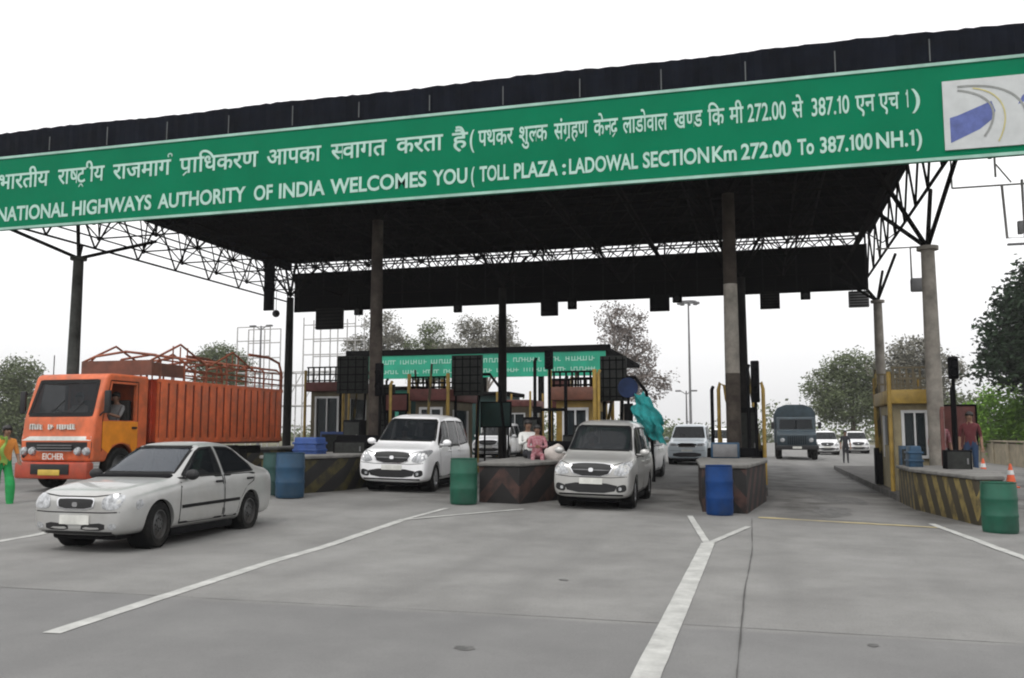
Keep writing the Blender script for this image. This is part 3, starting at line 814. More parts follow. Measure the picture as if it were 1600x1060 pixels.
def build_car(name, label, cat, stations, spec, paint, loc, rz, group=None):
    root = thing(name, label, cat, loc, (0, R(0), rz), group)
    raw = loft(stations)
    bvh = BVHTree.FromBMesh(raw)
    cut = []
    W = max(s[4] for s in stations)
    for x in spec['wheels']:
        c = bmesh.new()
        for sgn in (1, -1):
            lathe(c, [(0, 0), (spec['arch'], 0), (spec['arch'], .6), (0, .6)], 32, Matrix.Translation((x, sgn * (W - .26), spec['r'])) @ Matrix.Rotation(R(-90 * sgn), 4, 'X'))
        cut.append(c)
    c = bmesh.new(); prism(c, spec['cavity'], -W + .10, W - .10); 
    # taper cavity inwards towards the roof
    zb = min(p[1] for p in spec['cavity']); zt = max(p[1] for p in spec['cavity'])
    for v in c.verts:
        k = max(0, (v.co.z - spec['belt']) / max(.01, zt - spec['belt'])); lim = (W - .10) + (spec['roofw'] - .05 - (W - .10)) * k
        v.co.y = math.copysign(lim, v.co.y)
    cut.append(c)
    for poly in spec['side']:
        c = bmesh.new(); prism(c, poly, -W - .3, W + .3); cut.append(c)
    ws = spec['screen']; c = bmesh.new(); prism(c, [(-a, b) for a, b in ws] + [(a, b) for a, b in reversed(ws)], spec['screen_x'][0], spec['screen_x'][1], 'yz'); cut.append(c)
    rs = spec['rear']; c = bmesh.new(); prism(c, [(-a, b) for a, b in rs] + [(a, b) for a, b in reversed(rs)], spec['rear_x'][0], spec['rear_x'][1], 'yz'); cut.append(c)
    body = boolean(raw, cut)
    body_o = obj('body', body, [M(paint)], root, smooth=32)
    G_ = M('car_glass')
    def grow(poly, d_):
        cx = sum(p[0] for p in poly) / len(poly); cz = sum(p[1] for p in poly) / len(poly)
        return [(a + math.copysign(d_, a - cx), b + math.copysign(d_, b - cz)) for a, b in poly]
    opened = spec.get('open', [])
    for i, poly in enumerate(spec['side']):
        for sd in ('L', 'R'):
            if (i, sd) in opened: continue
            obj('side_window', panel_bm(bvh, sd, grow(poly, .012), -.004, .005, .1), G_, root)
            obj('window_seal', strip_bm(bvh, sd, poly, .028, .003, True), M('black_plastic'), root)
    full = [(-a, b) for a, b in ws] + [(a, b) for a, b in reversed(ws)]
    obj('windscreen', panel_bm(bvh, 'F', grow(full, .012), -.004, .006, .12), M(spec.get('screen_m', 'windscreen_glass')), root)
    obj('screen_seal', strip_bm(bvh, 'F', full, .035, .003, True), M('black_plastic'), root)
    full = [(-a, b) for a, b in rs] + [(a, b) for a, b in reversed(rs)]
    obj('rear_window', panel_bm(bvh, 'B', grow(full, .012), -.004, .006, .12), G_, root)
    # doors: thin proud panels with a dark shut line round each
    for poly in spec['doors']:
        for sd in ('L', 'R'):
            dr = obj('door', panel_bm(bvh, sd, poly, .004, .008, .09, rnd=1), M(paint), root)
            obj('shut_line', strip_bm(bvh, sd, poly, .03, .0018, True), M('black_plastic'), dr)
            hx, hz = spec['handles'][spec['doors'].index(poly)]
            h, n = caster(bvh, sd)(hx, hz)
            bm = bmesh.new(); box(bm, h + n * .022, (.19, .035, .035), bev=.012); obj('handle', bm, M(spec.get('handle_m', 'black_plastic')), dr)
    for nm, sd, poly, m_, off, rn in spec['panels']:
        for mir in ((False, True) if nm in spec['pairs'] else (False,)):
            sdd = sd
            if mir and sd in 'LR': sdd = 'R' if sd == 'L' else 'L'
            pp = mirror_poly(poly) if (mir and sd in 'FB') else poly
            obj(nm, panel_bm(bvh, sdd, pp, off, .02 if off > .01 else .01, .07, rnd=rn), M(m_), root)
    for nm, sd, pts, wd, m_, off in spec.get('strips', []):
        for sdd in (('L', 'R') if sd == 'L' else (sd,)):
            obj(nm, strip_bm(bvh, sdd, pts, wd, off), M(m_), root)
    for nm, f in spec.get('extra', []): f(root, bvh)
    for x in spec['wheels']:
        for sgn in (1, -1):
            wheel_at(root, x, sgn * (W - .115), spec['r'], .2, spec['rim'], spec.get('style', 'alloy'), spec.get('steer', 0) if x > 0 else 0)
            bm = bmesh.new()
            lathe(bm, [(0, 0), (spec['arch'] - .004, 0), (spec['arch'] - .004, .30)], 28, Matrix.Translation((x, sgn * (W - .37), spec['r'])) @ Matrix.Rotation(R(-90 * sgn), 4, 'X'))
            bm2 = bmesh.new()
            obj('wheel_well', bm, M('dark_interior'), root)
            bm2.free()
    bm = bmesh.new(); box(bm, (0, 0, .21), (abs(spec['wheels'][0] - spec['wheels'][1]) + 1.3, (W - .24) * 2 - .1, .14), bev=.04); box(bm, (.05, 0, .17), (abs(spec['wheels'][0] - spec['wheels'][1]) - .8, (W - .1) * 2, .12), bev=.03)
    obj('shade_slab', bm, M('dark_interior'), root)  # slab added to block light under the car and deepen its contact shadow
    # mirrors
    mx_, my, mz = spec['mirror']
    for sgn in (1, -1):
        bm = bmesh.new(); bmesh.ops.create_uvsphere(bm, u_segments=16, v_segments=10, radius=1, matrix=Matrix.Translation((mx_, sgn * my, mz)) @ Matrix.Diagonal((.07, .115, .075, 1)))
        box(bm, (mx_ + .01, sgn * (my - .12), mz - .045), (.05, .14, .03), bev=.01)
        obj('wing_mirror', bm, M(spec.get('mirror_m', paint)), root)
    # interior
    bm = bmesh.new()
    fx = spec['seat_x']; sz = spec['seat_z']
    for y_ in (-.36, .36):
        box(bm, (fx, y_, sz), (.5, .46, .16), bev=.05); box(bm, (fx - .28, y_, sz + .36), (.15, .46, .62), bev=.06); box(bm, (fx - .30, y_, sz + .74), (.1, .24, .16), bev=.04)
    box(bm, (fx - 1.0, 0, sz), (.5, 1.2, .16), bev=.05); box(bm, (fx - 1.27, 0, sz + .34), (.15, 1.25, .6), bev=.06)
    obj('seats', bm, M('seat_fabric'), root)
    bm = bmesh.new(); dx_ = spec['dash_x']; box(bm, (dx_, 0, spec['belt'] - .07), (.42, 2 * (W - .16), .22), bev=.06)
    obj('dashboard', bm, M('dark_interior'), root)
    bm = bmesh.new(); lathe(bm, [(.17, -.012), (.185, 0), (.17, .012), (.16, 0)], 24, Matrix.Translation((dx_ - .32, -.36, spec['belt'] + .02)) @ Matrix.Rotation(R(-65), 4, 'Y'), close=True); obj('steering_wheel', bm, M('black_plastic'), root)
    return root, bvh

# ------------------------------------------------------------------ people
def chain(V, E_, RR, a, pts, rads, reg, regs):
    i = a
    for p, r, in zip(pts, rads):
        V.append(Vector(p)); RR.append(r); E_.append((i, len(V) - 1)); regs.append(reg); i = len(V) - 1
    return i
def person(name, label, loc, rz, J, mats, hair='short', group=None, build=1.0, scale=1.0):
    """J: joints in metres (x forward, y to the person's left). mats: skin, top, bottom, shoe"""
    root = thing(name, label, 'person', loc, (0, 0, rz), group); root.scale = (scale,) * 3
    V = [Vector(J['pelvis'])]; RR = [.125 * build]; E_ = []; regs = []
    sp = Vector(J['chest']) - Vector(J['pelvis']); p0 = Vector(J['pelvis'])
    ch = chain(V, E_, RR, 0, [p0 + sp * .5, p0 + sp * .95], [.115 * build, .135 * build], 'top', regs)
    nk = Vector(J['neck']); hd = Vector(J['head'])
    n_i = chain(V, E_, RR, ch, [nk], [.06], 'top', regs)
    hdir = (hd - nk).normalized()
    chain(V, E_, RR, n_i, [nk + hdir * .06, hd - hdir * .045, hd + hdir * .055], [.052, .078, .082], 'skin', regs)
    for s in ('L', 'R'):
        sg = 1 if s == 'L' else -1
        sh, el, wr = Vector(J['shoulder' + s]), Vector(J['elbow' + s]), Vector(J['wrist' + s])
        a = chain(V, E_, RR, ch, [sh, sh.lerp(el, .5), el], [.062 * build, .052, .043], 'top', regs)
        a = chain(V, E_, RR, a, [el.lerp(wr, .5), wr], [.038, .028], J.get('sleeve', 'skin'), regs)
        hdv = (wr - el).normalized(); side = hdv.cross(Vector((1, 0, .2))).normalized()
        if side.length < .1: side = Vector((0, 1, 0))
        palm = chain(V, E_, RR, a, [wr + hdv * .05], [.03], 'skin', regs)
        for k, ln in enumerate((.07, .08, .075, .055)):
            b0 = wr + hdv * .085 + side * (k - 1.5) * .021
            chain(V, E_, RR, palm, [b0, b0 + hdv * ln * .5 + Vector((.008, 0, 0)), b0 + hdv * ln + Vector((.02, 0, -.004))], [.010, .009, .007], 'skin', regs)
        tb = wr + hdv * .03 - side * .035
        chain(V, E_, RR, palm, [tb, tb + hdv * .04 - side * .015], [.011, .009], 'skin', regs)
        hp, kn, an = Vector(J['hip' + s]), Vector(J['knee' + s]), Vector(J['ankle' + s])
        a = chain(V, E_, RR, 0, [hp, hp.lerp(kn, .5), kn], [.095 * build, .08 * build, .062 * J.get('legw', 1)], 'bottom', regs)
        a = chain(V, E_, RR, a, [kn.lerp(an, .4), an], [.058 * J.get('legw', 1), .045 * J.get('legw', 1)], 'bottom', regs)
        fd = Vector(J.get('foot' + s, (1, 0, 0)))
        chain(V, E_, RR, a, [an + Vector((0, 0, -.05)) + fd * .05, an + Vector((0, 0, -.055)) + fd * .17], [.042, .03], 'shoe', regs)
    me = bpy.data.meshes.new('tmp'); me.from_pydata(V, E_, []); o = bpy.data.objects.new('tmp', me); C.objects.link(o)
    sk = o.modifiers.new('k', 'SKIN'); sk.use_smooth_shade = True
    for i, sv in enumerate(me.skin_vertices[0].data): sv.radius = (RR[i], RR[i]); sv.use_root = (i == 0)
    ss = o.modifiers.new('s', 'SUBSURF'); ss.levels = 1; ss.render_levels = 1
    bm = evaluated(o); bpy.data.objects.remove(o); bpy.data.meshes.remove(me)
    idx = {'skin': 0, 'top': 1, 'bottom': 2, 'shoe': 3}
    segs = [(V[a], V[b], idx[regs[k]]) for k, (a, b) in enumerate(E_)]
    for f in bm.faces:
        c = f.calc_center_median(); best = None
        for a, b, r_ in segs:
            d_ = b - a; t = max(0, min(1, (c - a).dot(d_) / max(1e-9, d_.length_squared))); q = (c - a - d_ * t).length
            if best is None or q < best[0]: best = (q, r_)
        f.material_index = best[1]
    # face: nose, eyes, ears
    fw = Vector(J.get('face', (1, 0, 0))).normalized(); lf = Vector((0, 0, 1)).cross(fw).normalized()
    for p, r_, mi in [(hd + fw * .092 - hdir * .01, (.018, .014, .022), 0), (hd + lf * .088, (.012, .01, .028), 0), (hd - lf * .088, (.012, .01, .028), 0),
                      (hd + fw * .083 + lf * .032 + hdir * .018, (.008, .014, .008), 4), (hd + fw * .083 - lf * .032 + hdir * .018, (.008, .014, .008), 4), (hd + fw * .084 - hdir * .045, (.008, .024, .006), 5)]:
        q = bmesh.new(); bmesh.ops.create_uvsphere(q, u_segments=8, v_segments=6, radius=1)
        for f in q.faces: f.material_index = mi
        R3 = Matrix((fw, lf, Vector((0, 0, 1)))).transposed().to_4x4()
        merge(bm, q, Matrix.Translation(p) @ R3 @ Matrix.Diagonal((*r_, 1)))
    obj('body', bm, [M('skin_brown'), M(mats[0]), M(mats[1]), M(mats[2]), M('hair_black'), M('redbrown')], root, smooth=60)
    bm = bmesh.new(); bmesh.ops.create_uvsphere(bm, u_segments=20, v_segments=14, radius=1, matrix=Matrix.Translation(hd - fw * .018 + hdir * .035) @ Matrix.Diagonal((.102, .098, .105, 1)))
    cutp = hd + fw * .05
    for v in bm.verts:
        if (v.co - hd).dot(fw) > .035 and v.co.z < hd.z + .055: v.co -= fw * .06
        v.co += Vector((random.uniform(-.003, .003),) * 3)
    if hair == 'long':
        tube(bm, [hd - fw * .08, hd - fw * .11 - Vector((0, 0, .15)), hd - fw * .10 - Vector((0, 0, .36))], [.05, .045, .02], 10)
    obj('hair', bm, M('hair_black'), root, smooth=80)
    return root

def standing(lean=0, arms='down', step=.0):
    J = dict(pelvis=(0, 0, .93), chest=(.02, 0, 1.36), neck=(.02, 0, 1.47), head=(.04, 0, 1.62),
             shoulderL=(.0, .18, 1.40), shoulderR=(.0, -.18, 1.40), elbowL=(-.02, .24, 1.12), elbowR=(-.02, -.24, 1.12), wristL=(.08, .25, .88), wristR=(.08, -.25, .88),
             hipL=(0, .09, .88), hipR=(0, -.09, .88), kneeL=(.03 + step, .10, .50), kneeR=(.03 - step * .5, -.10, .50), ankleL=(step * 1.2, .11, .09), ankleR=(-step * 1.3, -.11, .09 + step * .1))
    return J
def seated():
    return dict(pelvis=(0, 0, .12), chest=(-.10, 0, .52), neck=(-.10, 0, .64), head=(-.06, 0, .79),
                shoulderL=(-.10, .18, .57), shoulderR=(-.10, -.18, .57), elbowL=(.10, .24, .34), elbowR=(.10, -.24, .34), wristL=(.34, .14, .42), wristR=(.34, -.14, .42),
                hipL=(.06, .09, .10), hipR=(.06, -.09, .10), kneeL=(.44, .12, .14), kneeR=(.44, -.12, .14), ankleL=(.62, .12, -.22), ankleR=(.62, -.12, -.22))

# ------------------------------------------------------------------ saloon
sed_st = [(2.09, .30, .58, .63, .64, .52), (2.05, .22, .66, .725, .745, .60), (1.94, .195, .70, .775, .80, .64), (1.7, .19, .73, .815, .82, .66), (1.35, .185, .77, .86, .84, .68), (1.0, .18, .80, .885, .845, .68),
          (.84, .18, .83, .915, .845, .67), (.74, .18, .85, .95, .845, .66), (.45, .18, .865, 1.14, .845, .61), (.12, .18, .88, 1.325, .845, .565), (-.02, .18, .88, 1.365, .845, .56), (-.45, .18, .885, 1.395, .845, .555), (-.85, .18, .89, 1.365, .845, .55),
          (-1.02, .18, .895, 1.32, .845, .55), (-1.35, .185, .90, 1.14, .84, .585), (-1.62, .19, .905, 1.0, .83, .63), (-1.78, .20, .90, .975, .82, .65), (-2.0, .22, .87, .945, .78, .64), (-2.10, .28, .80, .86, .70, .58), (-2.13, .36, .66, .70, .60, .5)]
sed = dict(wheels=(1.27, -1.21), r=.30, arch=.335, belt=.90, roofw=.55,
    cavity=[(.80, .40), (.80, .86), (.70, .90), (.08, 1.27), (-.10, 1.32), (-.85, 1.32), (-1.0, 1.28), (-1.55, .93), (-1.55, .40)],
    side=[[(.66, .915), (.12, 1.235), (-.02, 1.285), (-.34, 1.30), (-.34, .915)], [(-.42, .915), (-.42, 1.30), (-.80, 1.285), (-.98, 1.24), (-1.30, 1.02), (-1.34, .93)]],
    screen=[(.64, .955), (.515, 1.31)], screen_x=(-.2, 2.5), rear=[(.58, 1.03), (.49, 1.30)], rear_x=(-2.6, -.7),
    doors=[[(.80, .28), (.80, .55), (.76, .885), (-.35, .885), (-.37, .28)], [(-.41, .28), (-.40, .885), (-1.36, .885), (-1.30, .78), (-1.06, .70), (-.86, .50), (-.80, .28)]],
    handles=[(-.22, .80), (-1.16, .81)], handle_m='black_plastic', mirror=(.62, .90, .93), mirror_m='black_plastic', rim='steel_rim', style='steel', steer=R(6),
    screen_m='sky_glass', seat_x=-.15, seat_z=.42, dash_x=.72, pairs=('headlight', 'fog_light', 'intake', 'tail_light'),
    panels=[('headlight', 'F', [(.44, .55), (.45, .69), (.60, .74), (.75, .71), (.73, .57), (.6, .53)], 'lens', .008, 2),
            ('indicator', 'L', [(1.80, .52), (1.80, .64), (1.66, .66), (1.66, .56)], 'lens', .004, 1),
            ('grille', 'F', [(-.33, .655), (-.30, .53), (.30, .53), (.33, .655), (.29, .685), (-.29, .685)], 'chrome', .010, 1),
            ('grille_mesh', 'F', [(-.295, .645), (-.27, .548), (.27, .548), (.295, .645), (.26, .668), (-.26, .668)], 'black_plastic', .016, 1),
            ('badge', 'F', [(-.045, .57), (-.045, .63), (.045, .63), (.045, .57)], 'chrome', .022, 1),
            ('number_plate', 'F', [(-.25, .35), (-.25, .465), (.25, .465), (.25, .35)], 'plate', .022, 0),
            ('intake', 'F', [(.10, .275), (.12, .35), (.50, .375), (.50, .275)], 'black_plastic', .004, 1),
            ('fog_light', 'F', [(.55, .29), (.55, .36), (.68, .37), (.67, .29)], 'lens', .004, 1),
            ('air_dam', 'F', [(-.6, .225), (-.6, .262), (.6, .262), (.6, .225)], 'black_plastic', .006, 0),
            ('tail_light', 'B', [(.42, .66), (.42, .80), (.72, .78), (.70, .64)], 'red_lens', .006, 1)],
    strips=[('side_moulding', 'L', [(.78, .50), (-.84, .515)], .045, 'black_plastic', .014), ('sill', 'L', [(.90, .225), (-.84, .225)], .04, 'black_plastic', .004),
            ('bonnet_line', 'F', [(-.66, .735), (-.3, .70), (.3, .70), (.66, .735)], .014, 'black_plastic', .002),
            ('bumper_line', 'F', [(-.72, .51), (-.45, .50), (.45, .50), (.72, .51)], .014, 'black_plastic', .002)])
sx, sy = -8.38, 11.40
def tilt(o, x, y):
    a = math.atan2(gtilt(x + 1, y) - gtilt(x - 1, y), 2); o.rotation_euler = (Matrix.Rotation(-a, 3, 'Y') @ o.rotation_euler.to_matrix()).to_euler()
car1, _ = build_car('saloon_car', 'silver saloon car with grey steel wheels in the open lane, nearest vehicle', 'car', sed_st, sed, 'silver_paint', G(sx, sy), R(-90))
car1.scale = (.87, .88, .985)

# ------------------------------------------------------------------ people carriers
mpv_st = [(2.31, .32, .70, .76, .74, .60), (2.27, .24, .78, .88, .82, .66), (2.12, .215, .84, .96, .86, .70), (1.85, .21, .86, .985, .865, .71), (1.55, .20, .92, 1.04, .88, .72), (1.38, .20, .96, 1.08, .885, .715), (1.28, .20, .98, 1.13, .885, .70),
          (.95, .20, .99, 1.38, .885, .69), (.62, .20, 1.0, 1.635, .885, .68), (.46, .20, 1.0, 1.71, .885, .68), (0, .20, 1.0, 1.765, .885, .68), (-.7, .20, 1.0, 1.775, .885, .68), (-1.4, .20, 1.0, 1.76, .885, .67), (-1.9, .21, 1.0, 1.72, .88, .66),
          (-2.05, .22, 1.0, 1.66, .87, .61), (-2.18, .24, .98, 1.42, .85, .63), (-2.27, .28, .95, 1.12, .82, .66), (-2.31, .34, .85, .95, .78, .66)]
mpv = dict(wheels=(1.42, -1.33), r=.32, arch=.365, belt=1.01, roofw=.68,
    cavity=[(1.30, .45), (1.30, .98), (1.2, 1.04), (.60, 1.52), (.45, 1.62), (-1.9, 1.63), (-2.0, 1.55), (-2.1, 1.0), (-2.1, .45)],
    side=[[(1.12, 1.045), (.62, 1.47), (.50, 1.565), (.22, 1.60), (.10, 1.60), (.10, 1.03)], [(.02, 1.03), (.02, 1.60), (-.85, 1.61), (-.88, 1.03)], [(-.97, 1.03), (-.95, 1.61), (-1.72, 1.59), (-1.86, 1.50), (-1.98, 1.08)]],
    screen=[(.73, 1.135), (.62, 1.625)], screen_x=(.2, 3), rear=[(.62, 1.10), (.54, 1.56)], rear_x=(-3, -1.95),
    doors=[[(1.02, .32), (1.06, .62), (1.12, 1.0), (.08, 1.0), (.06, .32)], [(.03, .32), (.05, 1.0), (-.92, 1.0), (-.92, .86), (-.86, .60), (-.84, .32)]],
    handles=[(.22, .90), (-.78, .90)], handle_m='white_paint', mirror=(.98, 1.0, 1.10), rim='alloy_rim', style='alloy',
    seat_x=.35, seat_z=.58, dash_x=1.12, pairs=('headlight', 'fog_light', 'fog_surround', 'tail_light'),
    panels=[('headlight', 'F', [(.47, .69), (.54, .80), (.66, .91), (.83, .95), (.83, .74), (.68, .66)], 'lens', .008, 2),
            ('grille', 'F', [(-.52, .875), (-.37, .64), (.37, .64), (.52, .875), (.22, .905), (-.22, .905)], 'chrome', .008, 1),
            ('grille_mesh', 'F', [(-.48, .86), (-.345, .655), (.345, .655), (.48, .86), (.21, .89), (-.21, .89)], 'black_plastic', .014, 1),
            ('grille_bar', 'F', [(-.40, .775), (-.39, .76), (.39, .76), (.40, .775)], 'lamp_grey', .022, 0),
            ('badge', 'F', [(-.05, .735), (-.05, .80), (.05, .80), (.05, .735)], 'chrome', .028, 2),
            ('intake', 'F', [(-.60, .52), (-.50, .335), (.50, .335), (.60, .52)], 'black_plastic', .006, 1),
            ('number_plate', 'F', [(-.25, .50), (-.25, .61), (.25, .61), (.25, .50)], 'plate', .02, 0),
            ('fog_surround', 'F', [(.56, .34), (.55, .47), (.76, .52), (.78, .38)], 'black_plastic', .005, 2),
            ('fog_light', 'F', [(.60, .39), (.60, .455), (.67, .455), (.67, .39)], 'lens', .012, 2),
            ('tail_light', 'B', [(.62, .95), (.64, 1.45), (.72, 1.40), (.78, .95)], 'red_lens', .006, 1)],
    strips=[('bonnet_line', 'F', [(-.72, .93), (-.46, .86), (.46, .86), (.72, .93)], .014, 'black_plastic', .002),
            ('bumper_line', 'F', [(-.78, .655), (-.45, .63), (.45, .63), (.78, .655)], .012, 'black_plastic', .002),
            ('lower_trim', 'F', [(-.7, .30), (.7, .30)], .03, 'black_plastic', .006),
            ('roof_seam', 'T', [(1.25, .0), (1.26, .0)], .01, 'black_plastic', .002)])
mpv['strips'] = mpv['strips'][:3]
m2 = dict(mpv); m2['handle_m'] = 'pearl_paint'
car2, _ = build_car('people_carrier', 'white people carrier behind the left green drum', 'car', mpv_st, mpv, 'white_paint', G(-8.1, 20.7), R(-90 + 5))
tilt(car2, -8.1, 20.7); car2.scale = (.95, .92, 1.0)
car3, _ = build_car('people_carrier', 'silver people carrier just right of the pale sack and seated woman', 'car', mpv_st, m2, 'pearl_paint', G(-3.15, 18.85), R(-90 + 1))
tilt(car3, -3.23, 18.95); car3.scale = (.95, .86, .965)
# white car following the silver one, half hidden
m3 = dict(mpv)
car4, _ = build_car('following_car', 'white car mostly hidden close behind the silver people carrier', 'car', mpv_st, m3, 'white_paint', G(-4.0, 28.6), R(-90))

# off-road car further back
suv_st = [(x, zb + .04, zs + .08, zt + .09, w_ * 1.03, wt * 1.06) for x, zb, zs, zt, w_, wt in mpv_st]
sp = dict(mpv); up = lambda poly, k=.08: [(a, b + k) for a, b in poly]
sp.update(r=.37, arch=.42, belt=1.09, cavity=up(mpv['cavity']), side=[up(p) for p in mpv['side']], screen=up(mpv['screen']), rear=up(mpv['rear']), doors=[up(p, .05) for p in mpv['doors']], roofw=.66,
    handles=up(mpv['handles']), mirror=(.98, 1.03, 1.18),
    panels=[('headlight', 'F', [(.46, .84), (.46, .95), (.80, .97), (.80, .86)], 'lens', .008, 1), ('grille', 'F', [(-.42, .78), (-.42, .97), (.42, .97), (.42, .78)], 'chrome', .01, 1),
            ('grille_mesh', 'F', [(-.37, .80), (-.37, .87), (.37, .87), (.37, .80)], 'black_plastic', .016, 0), ('intake', 'F', [(-.62, .36), (-.62, .56), (.62, .56), (.62, .36)], 'black_plastic', .006, 1),
            ('number_plate', 'F', [(-.25, .60), (-.25, .69), (.25, .69), (.25, .60)], 'plate', .02, 0)])
car5, _ = build_car('offroad_car', 'silver off-road car far back in the lane left of the central island', 'car', suv_st, sp, 'pale_blue_paint', G(-3.25, 43.3), R(-90))
for (x, y_, lb, src) in [(-2.3, 58, 'white car standing far behind the silver off-road car', car4), (4.6, 72, 'left one of two white cars in the far queue right of the army truck', car4), (7.3, 78, 'right one of two white cars in the far queue right of the army truck', car4)]:
    c = copy_tree(src); c.location = G(x, y_); c['label'] = lb; c.name = 'distant_car'
    c['group'] = 'white cars queueing in the distance'

# people in the vehicles
def rider(veh, dx_, dy_, dz, label, mats, name='person', sc=.95):
    p = veh.matrix_basis @ Vector((dx_, dy_, dz))
    return person(name, label, p, veh.rotation_euler.z, seated(), mats, scale=sc)
rider(car1, -.18, .36, .40, 'passenger in a pale shirt at the open window of the silver saloon', ('cloth_white', 'cloth_dark', 'cloth_dark'), sc=.88)
rider(car1, -.18, -.36, .40, 'driver in a grey shirt behind the wheel of the silver saloon', ('cloth_grey', 'cloth_dark', 'cloth_dark'), sc=.88)
rider(car2, .30, -.36, .58, 'driver in a white shirt inside the white people carrier', ('cloth_white', 'cloth_dark', 'cloth_dark'))
rider(car3, .30, -.36, .58, 'driver in a grey shirt inside the silver people carrier', ('cloth_grey', 'cloth_dark', 'cloth_dark'))

# ------------------------------------------------------------------ orange goods truck
TX, TY = -14.76, 16.2
truck = thing('goods_truck', 'orange goods truck with high ribbed open body and brown pipe cage', 'truck', (TX, TY, .26), (0, 0, R(-90)))
truck.scale = (.95, .90, 1)
# local frame: x forward (front face at x = 0), y left
cabp = [(-.02, .62), (0.0, 1.12), (-.03, 1.22), (-.07, 1.56), (-.40, 2.50), (-.52, 2.56), (-1.85, 2.56), (-1.88, 2.50), (-1.88, .62)]
bm = bmesh.new(); prism(bm, cabp, -1.05, 1.05, bev=.07, seg=4)
cab_bvh_src = bm.copy(); tb = BVHTree.FromBMesh(cab_bvh_src); cab_bvh_src.free()
cc = bmesh.new(); prism(cc, [(-.16, .75), (-.16, 1.5), (-.48, 2.44), (-1.8, 2.46), (-1.8, .75)], -.97, .97)
c1 = bmesh.new(); prism(c1, [(-.90, 1.66), (-.84, 2.36), (.84, 2.36), (.90, 1.66)], -.45, .3, 'yz')
swin = [(-.42, 1.62), (-.58, 2.34), (-1.42, 2.34), (-1.42, 1.52), (-.5, 1.52)]
c2 = bmesh.new(); prism(c2, swin, -1.3, 1.3)
c3 = bmesh.new(); lathe(c3, [(0, -1.3), (.55, -1.3), (.55, 1.3), (0, 1.3)], 36, Matrix.Translation((-.95, 0, .46)) @ Matrix.Rotation(R(90), 4, 'X'))
bm = boolean(bm, [cc, c1, c2, c3])
obj('cab', bm, M('orange_paint'), truck)
obj('windscreen', panel_bm(tb, 'F', [(-.91, 1.65), (-.85, 2.37), (.85, 2.37), (.91, 1.65)], -.006, .006, .2), M('windscreen_glass'), truck)
obj('screen_surround', strip_bm(tb, 'F', [(-.91, 1.64), (-.85, 2.38), (.85, 2.38), (.91, 1.64)], .09, .004, True), M('black_plastic'), truck)
obj('side_window', panel_bm(tb, 'R', swin, -.006, .006, .2), M('car_glass'), truck)
for s in ('L', 'R'):
    dr = obj('door', panel_bm(tb, s, [(-.30, .92), (-.30, 1.50), (-1.5, 1.50), (-1.5, .92), (-1.35, .80), (-1.25, .98), (-.95, 1.04), (-.65, .98), (-.52, .80)], .008, .012, .12), M('yellow_orange'), truck)
    if s == 'L': dr['label'] = 'door painted orange yellow'
    obj('shut_line', strip_bm(tb, s, [(-.30, .85), (-.30, 1.55), (-.52, 2.40), (-1.48, 2.40), (-1.5, .85)], .025, .004), M('black_plastic'), dr)
    bm = bmesh.new(); box(bm, (-1.36, (1 if s == 'L' else -1) * 1.08, 1.36), (.16, .04, .05), bev=.01); obj('handle', bm, M('black_plastic'), dr)
    sgn = 1 if s == 'L' else -1
    bm = bmesh.new(); box(bm, (-.22, sgn * 1.24, 1.92), (.07, .16, .50), bev=.025); tube(bm, [(-.35, sgn * 1.04, 2.15), (-.24, sgn * 1.2, 2.1)], .018, 6); tube(bm, [(-.2, sgn * 1.04, 1.62), (-.22, sgn * 1.2, 1.74)], .018, 6)
    obj('wing_mirror', bm, M('black_plastic'), truck)
obj('front_stripe', panel_bm(tb, 'F', [(-1.0, 1.08), (-1.0, 1.17), (1.0, 1.17), (1.0, 1.08)], .006, .01, .3), M('plate'), truck)
obj('grille_panel', panel_bm(tb, 'F', [(-1.02, .63), (-1.02, 1.05), (1.02, 1.05), (1.02, .63)], .008, .012, .3), M('black_plastic'), truck)
bm = bmesh.new()
for z in (.86, .92, .98): box(bm, (.035, 0, z), (.03, 1.0, .018))
obj('grille_bar', bm, M('lamp_grey'), truck)
for y_ in (-.90, -.66, .66, .90):
    bm = bmesh.new(); lathe(bm, [(.0, .05), (.07, .04), (.095, 0), (.095, -.05)], 20, Matrix.Translation((.03, y_, .85)) @ Matrix.Rotation(R(90), 4, 'Y')); bmesh.ops.recalc_face_normals(bm, faces=bm.faces[:])
    obj('headlight', bm, M('lens'), truck)
def plain_text(s, size, M4, m, parent, nm='lettering', bold=.02, ext=.004):
    g = glyph_bm(s, bold); a, b, c_, d_ = bounds(g); bmesh.ops.translate(g, verts=g.verts[:], vec=(-(a + b) / 2, -(c_ + d_) / 2, 0)); bmesh.ops.scale(g, verts=g.verts[:], vec=(size, size, 1))
    r = bmesh.ops.extrude_face_region(g, geom=g.faces[:]); bmesh.ops.translate(g, verts=[v for v in r['geom'] if isinstance(v, bmesh.types.BMVert)], vec=(0, 0, ext))
    bmesh.ops.transform(g, matrix=M4, verts=g.verts[:]); return obj(nm, g, m, parent, smooth=0)
FR = Matrix(((0, 0, 1, 0), (1, 0, 0, 0), (0, 1, 0, 0), (0, 0, 0, 1)))   # text plane (x,y) -> (y,z), facing +x
plain_text('EICHER', .19, Matrix.Translation((.055, 0, .74)) @ FR, M('plate'), truck, bold=.01)
